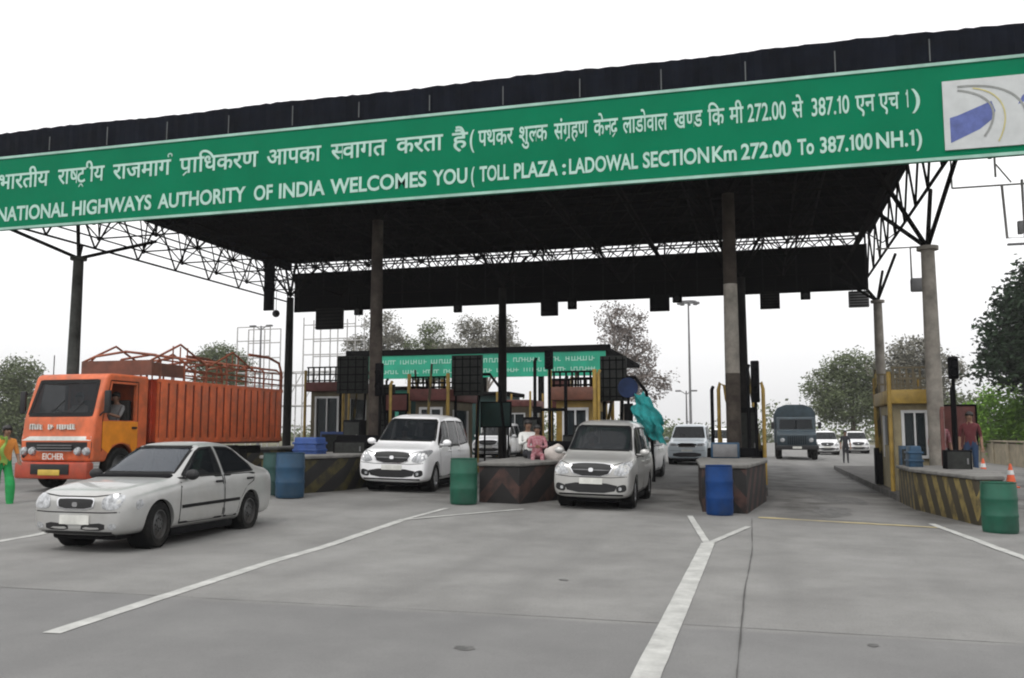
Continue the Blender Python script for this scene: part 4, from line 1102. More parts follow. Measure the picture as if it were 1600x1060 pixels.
# worn pale painted strokes above the grille (unreadable in the photo)
bm = bmesh.new(); random.seed(5)
for a0, a1 in ((-.78, -.42), (-.24, -.12), (.02, .50)):
    a = a0
    while a < a1:
        box(bm, (.0 - .045 + .02, a, 1.38), (.05, .03, random.uniform(.09, .13)), M=None)
        if random.random() < .8: box(bm, (-.022, a + .02, 1.38 + random.choice((-.05, 0, .05))), (.05, .05, .022))
        a += .075
obj('painted_lettering', bm, M('plate'), truck, smooth=0)
bm = bmesh.new(); box(bm, (.02, 0, .44), (.24, 2.1, .36), bev=.05); obj('bumper', bm, M('red_paint'), truck)
bm = bmesh.new(); box(bm, (.15, 0, .47), (.02, 1.1, .22), bev=.008); obj('bumper_recess', bm, M('black_plastic'), truck)
bm = bmesh.new(); box(bm, (.17, 0, .40), (.012, .62, .12), bev=.004); obj('number_plate', bm, M('plate_yellow'), truck)
bm = bmesh.new(); box(bm, (-.35, 0, 1.55), (.4, 1.9, .2), bev=.05); obj('dashboard', bm, M('dark_interior'), truck)
bm = bmesh.new()
for y_ in (-.5, .5): box(bm, (-1.2, y_, 1.15), (.5, .6, .2), bev=.05); box(bm, (-1.5, y_, 1.6), (.15, .6, .8), bev=.05)
obj('seats', bm, M('seat_fabric'), truck)
bm = bmesh.new(); lathe(bm, [(.22, -.014), (.238, 0), (.22, .014), (.208, 0)], 24, Matrix.Translation((-.62, -.5, 1.62)) @ Matrix.Rotation(R(-40), 4, 'Y'), close=True); obj('steering_wheel', bm, M('black_plastic'), truck)
for s in (-1, 1):
    bm = bmesh.new(); tube(bm, [(-.12, s * .3, 1.66), (-.2, s * .3 + .3, 1.95)], .012, 5); obj('wiper', bm, M('black_plastic'), truck)
# chassis and wheels
bm = bmesh.new()
for s in (-1, 1): box(bm, (-4.2, s * .42, .78), (7.6, .09, .22))
for k in range(7): box(bm, (-1.0 - k * 1.1, 0, .78), (.08, .8, .16))
box(bm, (-3.2, .95, .62), (1.0, .4, .45), bev=.05); box(bm, (-4.0, 0, .60), (.3, .3, .3), bev=.1)
obj('chassis', bm, M('steel_black'), truck)
for x in (-.95, -5.6):
    for s in (-1, 1): wheel_at(truck, x, s * .93, .46, .28, 'steel_rim', 'steel')
bm = bmesh.new()
for s in (-1, 1): box(bm, (-6.3, s * .85, .55), (.03, .45, .5))
obj('mud_flap', bm, M('black_rubber'), truck)
# load body
LB0, LB1, LZ0, LZ1 = -2.15, -8.1, 1.02, 2.52
bm = bmesh.new()
for s in (-1, 1):
    box(bm, ((LB0 + LB1) / 2, s * 1.09, (LZ0 + LZ1) / 2), (LB0 - LB1, .05, LZ1 - LZ0))
    box(bm, ((LB0 + LB1) / 2, s * 1.125, LZ0 + .05), (LB0 - LB1 + .1, .06, .12), bev=.01); box(bm, ((LB0 + LB1) / 2, s * 1.125, LZ1 - .04), (LB0 - LB1 + .1, .06, .09), bev=.01)
    for k in range(17):
        x = LB0 - .19 - k * (LB0 - LB1 - .38) / 16
        box(bm, (x, s * 1.135, (LZ0 + LZ1) / 2), (.25, .06, LZ1 - LZ0 - .1), bev=.02)
obj('side_wall', bm, M('orange_paint'), truck)
bm = bmesh.new()
for s in (-1, 1): box(bm, ((LB0 + LB1) / 2, s * 1.117, (LZ0 + LZ1) / 2), (LB0 - LB1 - .1, .02, LZ1 - LZ0 - .12))
obj('plank_backing', bm, M('plank_gap'), truck)
bm = bmesh.new(); box(bm, (LB0 - .03, 0, (LZ0 + LZ1) / 2), (.06, 2.1, LZ1 - LZ0))
for k in range(5): box(bm, (LB0 + .025, -.9 + k * .45, (LZ0 + LZ1) / 2), (.05, .09, LZ1 - LZ0), bev=.01)
obj('front_wall', bm, M('red_paint'), truck)
bm = bmesh.new(); box(bm, (LB1 + .03, 0, (LZ0 + LZ1) / 2), (.06, 2.1, LZ1 - LZ0)); box(bm, ((LB0 + LB1) / 2, 0, LZ0 - .02), (LB0 - LB1, 2.2, .08)); obj('floor_and_tailgate', bm, M('brown_paint'), truck)
bm = bmesh.new()
box(bm, (LB0 - .35, -.0, 2.72), (1.2, 2.15, .05)); 
for z in (2.74, 2.82, 2.90): pass
box(bm, (LB0 + .25, 0, 2.78), (.05, 2.2, .36)); box(bm, (LB0 - .35, 1.1, 2.75), (1.2, .05, .30)); box(bm, (LB0 - .35, -1.1, 2.75), (1.2, .05, .30))
for y_ in (-.9, .9): tube(bm, [(LB0 + .2, y_, 2.50), (LB0 + .2, y_, 2.8)], .03)
obj('cab_rack', bm, M('brown_paint'), truck)
bm = bmesh.new()
n = 7
for s in (-1, 1):
    for z in (2.66, 2.8, 2.98): tube(bm, [(LB0, s * 1.1, z), (LB1, s * 1.1, z)], .022, 6)
for k in range(n):
    x = LB0 - .05 - k * (LB0 - LB1 - .1) / (n - 1)
    tube(bm, [(x, -1.1, LZ1 - .1), (x, -1.1, 2.98), (x, -.95, 3.10), (x, 0, 3.2), (x, .95, 3.10), (x, 1.1, 2.98), (x, 1.1, LZ1 - .1)], .03, 8)
    for s in (-1, 1): tube(bm, [(x - .48, s * 1.1, LZ1), (x - .48, s * 1.1, 2.98)], .025, 6) if k < n - 1 else None
tube(bm, [(LB0, 0, 3.19), (LB1, 0, 3.19)], .02, 6)
for x0_ in (-1.9, -4.3):
    tube(bm, [(x0_, 1.05, 2.95), (x0_ - 1.15, 1.05, 3.42), (x0_ - 2.3, 1.05, 2.98)], .028, 6); tube(bm, [(x0_, -1.05, 2.95), (x0_ - 1.15, -1.05, 3.42), (x0_ - 2.3, -1.05, 2.98)], .028, 6)
    for dx_ in (-.85, -1.15, -1.45): tube(bm, [(x0_ + dx_, 1.05, 2.9), (x0_ + dx_, 1.05, 3.36)], .02, 6)
tube(bm, [(LB1 + .02, 1.12, 1.0), (LB1 + .02, 1.12, 3.0), (LB1 + .2, 1.12, 3.3), (LB1 + .8, 1.12, 3.42), (LB1 + 1.9, 1.12, 3.42)], .04, 8)
tube(bm, [(LB1 + .02, -1.12, 1.0), (LB1 + .02, -1.12, 3.0), (LB1 + .2, -1.12, 3.3), (LB1 + .8, -1.12, 3.42), (LB1 + 1.9, -1.12, 3.42)], .04, 8)
obj('pipe_cage', bm, M('cage_paint'), truck)
bm = bmesh.new(); tube(bm, [(-.6, -.75, 2.5), (-.6, -.75, 3.0)], .012, 5); obj('aerial', bm, M('steel_black'), truck)
t = person('person', 'co-driver in a pale shirt at the open window of the orange truck', (TX + .5, TY + 1.15, 1.26 + .26), R(-90), seated(), ('cloth_grey', 'cloth_dark', 'cloth_dark'))
t = person('person', 'driver in a white shirt behind the wheel of the orange truck', (TX - .5, TY + 1.15, 1.26 + .26), R(-90), seated(), ('cloth_white', 'cloth_dark', 'cloth_dark'))

# ------------------------------------------------------------------ army truck
ar = thing('army_truck', 'dark olive army truck with canvas cover driving away from the far lane', 'truck', G(1.95, 55), (0, 0, R(-90)))
ar['label'] = 'dark olive army truck with canvas cover far back in the right lane'
bm = bmesh.new(); prism(bm, [(0, .75), (.02, 1.45), (-.12, 1.55), (-.75, 1.68), (-.95, 2.45), (-1.05, 2.5), (-2.2, 2.5), (-2.2, .75)], -1.1, 1.1, bev=.06)
ab = BVHTree.FromBMesh(bm)
c1 = bmesh.new(); prism(c1, [(-.95, 1.78), (-.9, 2.36), (.9, 2.36), (.95, 1.78)], -1.3, -.3, 'yz'); c2 = bmesh.new(); prism(c2, [(-1.05, 1.78), (-1.12, 2.35), (-1.9, 2.35), (-1.9, 1.78)], -1.4, 1.4)
bm = boolean(bm, [c1, c2]); obj('cab', bm, M('olive_paint'), ar)
for s in (-1, 1):
    obj('windscreen', panel_bm(ab, 'F', [(s * .03, 1.77), (s * .03, 2.37), (s * .92, 2.37), (s * .96, 1.77)], -.004, .006, .3), M('windscreen_glass'), ar)
    bm = bmesh.new(); lathe(bm, [(0, .05), (.13, .02), (.13, -.05)], 16, Matrix.Translation((.04, s * .8, 1.15)) @ Matrix.Rotation(R(90), 4, 'Y')); obj('headlight', bm, M('lens'), ar)
    bm = bmesh.new(); box(bm, (-.6, s * 1.32, 2.0), (.06, .18, .4), bev=.02); tube(bm, [(-.8, s * 1.08, 2.1), (-.62, s * 1.28, 2.1)], .015, 5); obj('wing_mirror', bm, M('black_plastic'), ar)
    obj('door', panel_bm(ab, 'L' if s > 0 else 'R', [(-.95, .9), (-.95, 1.7), (-1.98, 1.7), (-1.98, .9)], .008, .012, .3), M('olive_paint'), ar)
bm = bmesh.new()
for k in range(9): box(bm, (.03, -.48 + k * .12, 1.15), (.04, .035, .5))
obj('grille', bm, M('steel_black'), ar)
bm = bmesh.new(); box(bm, (.12, 0, .72), (.2, 2.4, .25), bev=.03); obj('bumper', bm, M('black_plastic'), ar)
bm = bmesh.new(); box(bm, (.23, 0, .72), (.01, .5, .12)); obj('number_plate', bm, M('plate'), ar)
bm = bmesh.new(); box(bm, (-4.7, 0, .85), (6.6, .9, .25)); box(bm, (-4.6, 0, 1.35), (4.8, 2.4, .8), bev=.03); obj('load_bed', bm, M('olive_paint'), ar)
bm = bmesh.new(); prism(bm, [(-1.2, 1.7), (-1.2, 2.75), (-1.0, 3.1), (-.5, 3.28), (.5, 3.28), (1.0, 3.1), (1.2, 2.75), (1.2, 1.7)], -2.3, -7.0, 'yz', bev=.05); obj('canvas_cover', bm, M('canvas'), ar)
for x in (-.9, -4.6, -5.9):
    for s in (-1, 1): wheel_at(ar, x, s * 1.0, .52, .32, 'steel_rim', 'steel')

# ------------------------------------------------------------------ toll islands
def boom(x, y, z, label, ang=86, m='steel_black'):
    t = thing('boom_barrier', label, 'boom barrier', (x, y, z), group='raised boom barriers at the booths')
    bm = bmesh.new(); box(bm, (0, 0, .5), (.32, .3, 1.0), bev=.03); obj('housing', bm, M('yellow_paint' if m == 'y' else 'steel_black'), t)
    a = R(ang); bm = bmesh.new(); tube(bm, [(0, -.18, .85), (math.cos(a) * 2.3, -.18, .85 + math.sin(a) * 2.3)], [.05, .035], 8); obj('arm', bm, M('hazard_bold'), t)
    return t
def notice(x, y, z, wd, h, m, label, m2='yellow_paint'):
    t = thing('notice_board', label, 'notice board', (x, y, z))
    obj('board', bx((0, 0, h / 2), (wd, .05, h), bev=.01), M(m), t)
    bm = bmesh.new()
    for a, b, c_, d_ in ((0, 0, wd + .04, .04), (0, h, wd + .04, .04)): box(bm, (a, -.01, b), (c_, .07, d_))
    for s in (-1, 1): box(bm, (s * wd / 2, -.01, h / 2), (.04, .068, h))
    obj('frame', bm, M('steel_black'), t, smooth=0)
    bm = bmesh.new()
    for s in (-1, 1): tube(bm, [(s * wd * .4, .05, h * .9), (s * wd * .4, .05, -z + .1)], .03, 6)
    obj('leg', bm, M('steel_black'), t)
    return t
def cabinet(x, y, z, s, m, label):
    t = thing('equipment_cabinet', label, 'cabinet', (x, y, z), group='dark equipment cabinets on the islands')
    bm = bmesh.new(); box(bm, (0, 0, s[2] / 2), s, bev=.02); obj('housing', bm, M(m), t)
    bm = bmesh.new(); box(bm, (0, -s[1] / 2 - .008, s[2] / 2), (s[0] * .86, .016, s[2] * .86)); dd = obj('door', bm, M('grey_mesh'), t)
    bm = bmesh.new(); box(bm, (s[0] * .32, -s[1] / 2 - .03, s[2] * .5), (.03, .03, .12)); obj('handle', bm, M('lamp_grey'), dd)
    return t
def island(poly, h, stripe, label, nose_y, tops='island_top', back=40, kerb_poly=None, dzt=.12):
    cx = sum(p[0] for p in poly) / len(poly); cy = min(p[1] for p in poly); gz = gtilt(cx, 30)
    t = thing('toll_island', label, 'traffic island', (cx, cy, gz), group='toll islands between the lanes')
    loc = [(a - cx, b - cy) for a, b in poly]
    bm = bmesh.new(); prism(bm, loc, -.35, h, 'xy', bev=.025, seg=2); obj('crash_block', bm, M(stripe), t)
    bm = bmesh.new()
    sc = [(a * 1.06, b * 1.0 + (-.03 if b < 1 else .03)) for a, b in loc]
    prism(bm, sc, h + .002, h + .075, 'xy', bev=.02); obj('coping', bm, M(tops), t)
    kp = [(a - cx, b - cy) for a, b in kerb_poly]
    bm = bmesh.new(); prism(bm, kp, -.35, .18, 'xy', bev=.02); obj('kerb_platform', bm, M('kerb'), t)
    return t
island([(-10.4, 17.3), (-9.35, 17.3), (-9.05, 18.6), (-9.05, 23.2), (-10.75, 23.2), (-10.75, 18.6)], .70, 'hazard', 'island with faint yellow chevrons behind the two blue and dark green drums', 17, kerb_poly=[(-10.8, 23.25), (-9.0, 23.25), (-9.0, 40), (-10.8, 40)])
island([(-5.45, 17.2), (-4.62, 17.2), (-4.12, 18.9), (-4.12, 22.4), (-5.75, 22.4), (-5.75, 18.9)], .72, 'hazard_faint', 'island with pinkish chevrons between the two people carriers', 17, kerb_poly=[(-5.8, 22.45), (-4.1, 22.45), (-4.1, 40), (-5.8, 40)])
island([(-1.12, 17.45), (-.30, 17.45), (.06, 21), (.06, 22.6), (-1.42, 22.6), (-1.42, 21)], .82, 'hazard_faint', 'narrow central island behind the upright bright blue drum', 17, kerb_poly=[(-1.45, 22.65), (.1, 22.65), (.1, 40), (-1.45, 40)])
island([(3.56, 17.35), (4.0, 17.35), (4.4, 19.4), (4.4, 22.6), (3.02, 22.6), (3.02, 20.4)], .78, 'hazard_bold', 'right island with yellow brown stripes beside the right green drum', 17, kerb_poly=[(3.0, 22.65), (5.0, 22.65), (5.0, 42), (3.0, 42)])
island([(-16.4, 26.3), (-15.2, 26.3), (-14.9, 27.5), (-14.9, 30), (-16.7, 30), (-16.7, 27.5)], .7, 'hazard', 'island at the rear end of the orange truck carrying the leftmost booth', 17, kerb_poly=[(-16.8, 30.05), (-14.8, 30.05), (-14.8, 40), (-16.8, 40)])

# ------------------------------------------------------------------ drums
def drum(x, y, r, h, m, label, name='drum', rz=0, lean=0):
    t = thing(name, label, 'drum', G(x, y), (0, lean, rz), group='plastic drums in front of the islands')
    bm = bmesh.new()
    prof = [(0, .0), (r * .93, 0), (r * .97, .02), (r, .07), (r, h * .30), (r * 1.025, h * .33), (r * 1.025, h * .36), (r, h * .39), (r, h * .63), (r * 1.025, h * .66), (r * 1.025, h * .69), (r, h * .72), (r * .99, h * .93), (r * .96, h * .97), (r * .99, h * .985), (r * .99, h), (r * .93, h)]
    lathe(bm, prof, 40); bmesh.ops.recalc_face_normals(bm, faces=bm.faces[:])
    obj('barrel', bm, M(m), t)
    bm = bmesh.new(); lathe(bm, [(r * .93, h - .001), (r * .92, h - .03), (0, h - .035)], 40)
    lathe(bm, [(.035, h - .034), (.035, h - .01), (0, h - .01)], 12, Matrix.Translation((r * .6, 0, 0)))
    lathe(bm, [(.02, h - .034), (.02, h - .012), (0, h - .012)], 12, Matrix.Translation((-r * .6, 0, 0)))
    obj('lid', bm, M(m), t)
    return t
drum(-9.22, 16.45, .285, .90, 'drum_teal', 'deep blue drum behind the boot of the silver saloon')
drum(-9.72, 16.75, .26, .86, 'drum_darkgreen', 'dark green drum half hidden left of the dull blue drum')
drum(-5.62, 16.75, .265, .88, 'drum_green', 'green drum with the white line at its foot beside the white people carrier')
drum(-.78, 17.0, .245, .90, 'drum_blue', 'bright blue drum at the nose of the central island')
drum(3.63, 16.1, .265, .80, 'drum_green', 'green drum at the right edge beside the striped island')
# blue boxes behind the left island
def crate(x, y, z, s, m, label, name='crate'):
    t = thing(name, label, 'crate', (x, y, z), (0, 0, random.uniform(-.1, .1)))
    bm = bmesh.new(); box(bm, (0, 0, s[2] / 2), s, bev=.02)
    for k in (.3, .6): box(bm, (0, 0, s[2] * k), (s[0] + .03, s[1] + .03, .03))
    obj('body', bm, M(m), t); bm = bmesh.new(); box(bm, (0, 0, s[2] + .015), (s[0] + .04, s[1] + .04, .035), bev=.01); obj('rim', bm, M(m), t)
    return t

# ------------------------------------------------------------------ booths
def booth(x0, x1, y, z0, zr, m_wall, m_roof, label, win, posts='yellow_paint', rails=False, depth=2.4, roof_h=.35, dirt_side=None, grow_=0):
    g = gtilt((x0 + x1) / 2, y); wd = x1 - x0; t = thing('toll_booth', label, 'toll booth', ((x0 + x1) / 2, y, g + .18), group='toll booths on the islands')
    bh = zr - g - .18
    w0, w1, wz0, wz1 = win; wz0 -= g + .18; wz1 -= g + .18; cx = (x0 + x1) / 2; w0 -= cx; w1 -= cx
    bm = bmesh.new(); box(bm, (0, depth / 2, bh / 2), (wd, depth, bh))
    cc = bmesh.new(); box(cc, (0, depth / 2, bh / 2), (wd - .14, depth - .14, bh - .14)); c1 = bmesh.new(); box(c1, ((w0 + w1) / 2, 0, (wz0 + wz1) / 2), (w1 - w0, .5, wz1 - wz0))
    c2 = bmesh.new(); box(c2, (0, depth * .5, (1.0 + bh - .35) / 2 + .1), (wd + 1, depth * .6, bh - 1.35))
    bm = boolean(bm, [cc, c1, c2]); obj('wall', bm, M(m_wall), t, smooth=0)
    wf = bmesh.new(); fw = .07
    for a, b, c_, d_ in ((w0 - fw, w0, wz0 - fw, wz1 + fw), (w1, w1 + fw, wz0 - fw, wz1 + fw), (w0, w1, wz0 - fw, wz0), (w0, w1, wz1, wz1 + fw), ((w0 + w1) / 2 - .02, (w0 + w1) / 2 + .02, wz0, wz1)):
        box(wf, ((a + b) / 2, -.02, (c_ + d_) / 2), (b - a, .07, d_ - c_))
    f = obj('window', wf, M('white_frame'), t, smooth=0)
    obj('pane', bx(((w0 + w1) / 2, .03, (wz0 + wz1) / 2), (w1 - w0, .012, wz1 - wz0)), M('booth_glass'), f)
    for s in (-1, 1):
        sf = bmesh.new(); yy0, yy1 = depth * .2, depth * .8; zz0, zz1 = 1.0 - .1 + .03, bh - .4
        for a, b, c_, d_ in ((yy0, yy0 + .05, .78, bh - .25), (yy1 - .05, yy1, .78, bh - .25)): box(sf, (s * wd / 2, (a + b) / 2, (c_ + d_) / 2), (.06, b - a, d_ - c_))
        sfo = obj('side_window', sf, M('white_frame'), t, smooth=0)
        obj('pane', bx((s * (wd / 2 - .03), depth / 2, (.78 + bh - .25) / 2), (.01, depth * .58, bh - 1.05)), M('booth_glass'), sfo)
    bm = bmesh.new(); box(bm, (0, depth / 2 - .05, bh + roof_h / 2 + .003), (wd + .3, depth + .5, roof_h), bev=.03); obj('roof', bm, M(m_roof), t)
    for s in (-1, 1):
        for yy in (-.26, depth + .2):
            bm = bmesh.new(); tube(bm, [(s * (wd / 2 + .11), yy, -.18), (s * (wd / 2 + .11), yy, bh + roof_h + .45)], .055, 10)
            obj('post', bm, M(posts), t)
    if rails:
        zb, zt = bh + roof_h, bh + roof_h + rails
        for yy in (-.25, depth + .15):
            bm = bmesh.new()
            for k in range(7): x = -wd / 2 + wd * k / 6; box(bm, (x, yy, (zb + zt) / 2), (.05, .03, zt - zb))
            for z in (zb + .05, (zb + zt) / 2, zt): box(bm, (0, yy, z), (wd + .1, .045, .05))
            obj('roof_rail', bm, M('cream_paint' if m_roof == 'yellow_paint' else 'steel_dark'), t, smooth=0)
    bm = bmesh.new(); box(bm, (0, depth * .55, 1.0), (wd * .8, .5, .06)); box(bm, (0, depth * .6, .5), (.5, .5, .5), bev=.05); obj('desk', bm, M('dark_interior'), t)
    return t
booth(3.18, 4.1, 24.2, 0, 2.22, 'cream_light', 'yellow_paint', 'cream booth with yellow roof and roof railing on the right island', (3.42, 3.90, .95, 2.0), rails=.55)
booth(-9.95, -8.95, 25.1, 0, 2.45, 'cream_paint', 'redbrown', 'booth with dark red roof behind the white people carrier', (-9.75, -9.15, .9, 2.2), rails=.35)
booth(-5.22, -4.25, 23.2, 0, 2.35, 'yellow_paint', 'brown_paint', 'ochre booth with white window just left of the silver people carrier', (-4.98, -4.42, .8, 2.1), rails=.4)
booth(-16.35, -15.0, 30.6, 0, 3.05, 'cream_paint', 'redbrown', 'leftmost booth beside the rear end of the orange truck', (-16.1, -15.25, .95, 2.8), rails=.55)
# yellow bent guard posts and cabinet on the central island
t = thing('yellow_guard_rail', 'pair of tall yellow bent guard posts round the central column', 'guard rail', (-.5, 24.0, .18))
for s, nm in ((-1, 'post'), (1, 'post')):
    bm = bmesh.new(); tube(bm, [(s * .56, 0, 0), (s * .56, 0, 2.45), (s * .52, 0, 2.62), (s * .40, 0, 2.55), (s * .36, 0, 2.2), (s * .30, 0, 2.0)], .05, 10); tube(bm, [(s * .56, 0, 1.2), (s * .56, .8, 1.2), (s * .56, .8, 0)], .04, 8); obj(nm, bm, M('yellow_paint'), t)
t = thing('control_cabinet', 'small blue grey cabinet on the central island before the thick column', 'cabinet', (-.85, 22.1, .90))
obj('housing', bx((0, 0, .19), (.66, .35, .38), bev=.03), M('drum_teal'), t); obj('door', bx((0, -.185, .19), (.56, .02, .30), bev=.005), M('lamp_grey'), t)
def signal_pole(x, y, h, label, z0=0, arms=True, head=.5, m='steel_black'):
    t = thing('signal_pole', label, 'traffic signal', (x, y, z0))
    bm = bmesh.new(); tube(bm, [(0, 0, 0), (0, 0, h)], .038, 10); box(bm, (0, 0, .03), (.25, .25, .06)); obj('pole', bm, M(m), t)
    bm = bmesh.new(); box(bm, (0, -.06, h - head / 2), (.2, .18, head), bev=.03); hd_ = obj('signal_head', bm, M(m), t)
    for k, mm in enumerate(('steel_black', 'steel_black')):
        bm = bmesh.new(); lathe(bm, [(0, .01), (.075, 0), (.085, .03), (.085, 0)], 16, Matrix.Translation((0, -.165, h - head * (.28 + .42 * k))) @ Matrix.Rotation(R(90), 4, 'X')); obj('lamp', bm, M(mm), hd_)
    if arms:
        bm = bmesh.new(); tube(bm, [(-.4, 0, h * .45), (.4, 0, h * .45)], .04, 8); box(bm, (-.32, 0, h * .45), (.2, .12, .16)); obj('cross_arm', bm, M(m), t)
    return t
signal_pole(-5.12, 22.0, 2.75, 'dark signal pole with cross arm left of the ochre booth', .85)
signal_pole(4.15, 21.9, 2.45, 'dark signal pole on the right island beside the people in red', .75, arms=False)
signal_pole(-10.0, 22.6, 2.5, 'dark signal pole close to the brown front column on the left island', .9, arms=False, head=.9)
t = signal_pole(-.12, 22.3, 2.35, 'dark rounded signal on the right side of the central island', .88, arms=False, head=1.0)
# display boards on bent frames
def display(x, y, z0, wd, h, label, zt):
    t = thing('display_board', label, 'display board', (x, y, gtilt(x, y) + .15), group='dark display boards beside the booths')
    bm = bmesh.new(); box(bm, (0, 0, z0 + h / 2), (wd, .14, h), bev=.02); obj('board', bm, M('grey_mesh'), t)
    bm = bmesh.new()
    for k in range(5): box(bm, (0, -.08, z0 + h * (k + .5) / 5), (wd * .94, .012, .03))
    for k in range(4): box(bm, (-wd / 2 + wd * (k + .5) / 4, -.087, z0 + h / 2), (.03, .012, h * .94))
    obj('grid', bm, M('steel_black'), t, smooth=0)
    bm = bmesh.new()
    tube(bm, [(-wd / 2 + .08, .1, 0), (-wd / 2 + .08, .1, z0 + h)], .045, 8); tube(bm, [(wd / 2 - .25, .1, 0), (wd / 2 - .08, .1, z0 + h)], .045, 8)
    tube(bm, [(-wd / 2, .1, z0 + h * .55), (wd / 2 + .2, .1, z0 + h * .52), (wd / 2 + .5, .1, z0 + h * .2), (wd / 2 + .62, .1, z0 * .6), (wd / 2 + .66, .1, 0)], .045, 8)
    obj('frame', bm, M('steel_black'), t)
    return t
display(-13.6, 28.4, 2.45, 1.15, 1.3, 'dark gridded board on a bent pipe frame left of the brown front column', 0)
display(-8.4, 25.3, 2.25, .95, 1.2, 'dark gridded board right of the booth with the dark red roof', 0)
display(-3.75, 23.6, 2.1, .7, 1.2, 'dark gridded board right of the ochre booth', 0)
display(-12.9, 29.4, 1.4, .9, 1.4, 'lower dark board behind the bent pipe frame', 0)
# low dark barrier walls on the islands
def barrier(x, y, z, s, m, label, name='barrier_block', cat='barrier'):
    t = thing(name, label, cat, (x, y, z))
    bm = bmesh.new(); prism(bm, [(-s[0] / 2, 0), (-s[0] / 2 + .04, s[2]), (s[0] / 2 - .04, s[2]), (s[0] / 2, 0)], -s[1] / 2, s[1] / 2, bev=.03); obj('body', bm, M(m), t)
    bm = bmesh.new()
    for k in (.35, .7): box(bm, (0, 0, s[2] * k), (s[0] + .01, s[1] + .03, .05), bev=.01)
    obj('rib', bm, M(m), t); return t
barrier(-9.95, 21.6, .95, (1.5, .5, .5), 'steel_black', 'black low barrier on the left island under the brown column')
barrier(-10.1, 18.9, .955, (.62, .5, .45), 'blue_paint', 'deep blue barrier block on the left island above the blue drum')
barrier(-5.0, 21.6, .86, (1.3, .5, .45), 'steel_black', 'black low barrier behind the seated woman')
barrier(-.7, 23.0, .19, (1.3, .5, .95), 'steel_black', 'black low barrier at the foot of the thick central column')
barrier(3.25, 21.8, .72, (.3, .6, .5), 'drum_teal', 'blue grey barrier block on the left edge of the right island')
t = thing('round_sign', 'round dark blue sign above the silver people carrier', 'sign', (-3.25, 22.8, 0.1))
bm = bmesh.new(); lathe(bm, [(0, -.012), (.25, -.012), (.26, 0), (.25, .012), (0, .012)], 32, Matrix.Translation((0, -.05, 2.55)) @ Matrix.Rotation(R(90), 4, 'X')); obj('disc', bm, M('disc_navy'), t)
MATS['blue_paint'].node_tree.nodes['Principled BSDF'].inputs['Roughness'].default_value = .6
bm = bmesh.new(); tube(bm, [(0, 0, 0), (0, 0, 2.6)], .035, 8); box(bm, (0, 0, 1.9), (.22, .12, .5), bev=.02); obj('pole', bm, M('steel_black'), t)

# teal cloth draped over the roof rail behind the car
def cloth(name, label, loc, pts, m, cat='cloth'):
    bm = bmesh.new(); V = []
    nI, nJ = 14, 14; (a, b, c_, d_) = [Vector(p) for p in pts]
    for i in range(nI + 1):
        row = []
        for j in range(nJ + 1):
            u, v = i / nI, j / nJ; p = (a.lerp(b, u)).lerp(d_.lerp(c_, u), v)
            p += Vector((.0, .06 * math.sin(u * 11 + v * 3) + .04 * math.sin(v * 9), .02 * math.sin(u * 17)))
            row.append(bm.verts.new(p))
        V.append(row)
    for i in range(nI):
        for j in range(nJ): bm.faces.new((V[i][j], V[i + 1][j], V[i + 1][j + 1], V[i][j + 1]))
    r = bmesh.ops.extrude_face_region(bm, geom=bm.faces[:]); bmesh.ops.translate(bm, verts=[v for v in r['geom'] if isinstance(v, bmesh.types.BMVert)], vec=(0, .012, 0))
    o = obj(name, bm, M(m), None, loc, smooth=80); return tag(o, label, cat)
J = standing(); J.update(elbowL=(.18, .30, 1.2), wristL=(.38, .22, 1.3), elbowR=(.15, -.30, 1.15), wristR=(.36, -.2, 1.28))
bm = bmesh.new(); bmesh.ops.create_icosphere(bm, subdivisions=4, radius=1)
for v in bm.verts:
    x_, y_, z_ = v.co; k = 1 - .35 * z_
    v.co = Vector((.34 * x_ * k - .16 * z_ + .05 * math.sin(z_ * 7 + x_ * 3), .24 * y_ * k + .03 * math.sin(x_ * 14 + z_ * 6), .52 * z_ + .05 * math.sin(x_ * 11)))
    v.co += v.co.normalized() * .025 * math.sin(x_ * 19 + z_ * 5) 
tag(obj('teal_cloth_bundle', bm, M('teal_cloth'), None, (-2.78, 22.75, 1.98), smooth=80), 'bulky bright teal cloth bundle beside the round dark blue sign', 'cloth bundle')
cloth('teal_shawl', 'thin teal cloth hanging from the bulky teal bundle behind the silver people carrier', (-3.0, 22.55, 1.1), [(.0, 0, .9), (.42, .08, .9), (.72, 0, .1), (.25, .1, .3)], 'teal_cloth')

# seated woman with sack on the second island
p = seated(); p.update(wristL=(.30, .05, .35), wristR=(.30, -.05, .35)); p['sleeve'] = 'top'
person('person', 'woman in a pink and red checked dress sitting on the island wall', (-4.85, 19.6, .90), R(-75), p, ('cloth_pink', 'cloth_pink', 'cloth_dark'), 'long', scale=.86)
person('person', 'person in a white shirt sitting behind the woman in pink', (-5.3, 20.6, .90), R(-60), dict(seated(), sleeve='top'), ('cloth_white', 'cloth_dark', 'cloth_dark'))
bm = bmesh.new(); bmesh.ops.create_icosphere(bm, subdivisions=3, radius=.25)
for v in bm.verts: v.co.z = max(-.18, v.co.z * .9 + .05 * math.sin(v.co.x * 17) * math.cos(v.co.y * 13)); v.co += v.co.normalized() * random.uniform(-.012, .012)
tag(obj('sack', bm, M('sack_pale'), None, (-4.42, 19.5, 1.02), smooth=80), 'pale cloth bundle lying on the island beside the seated woman', 'sack')
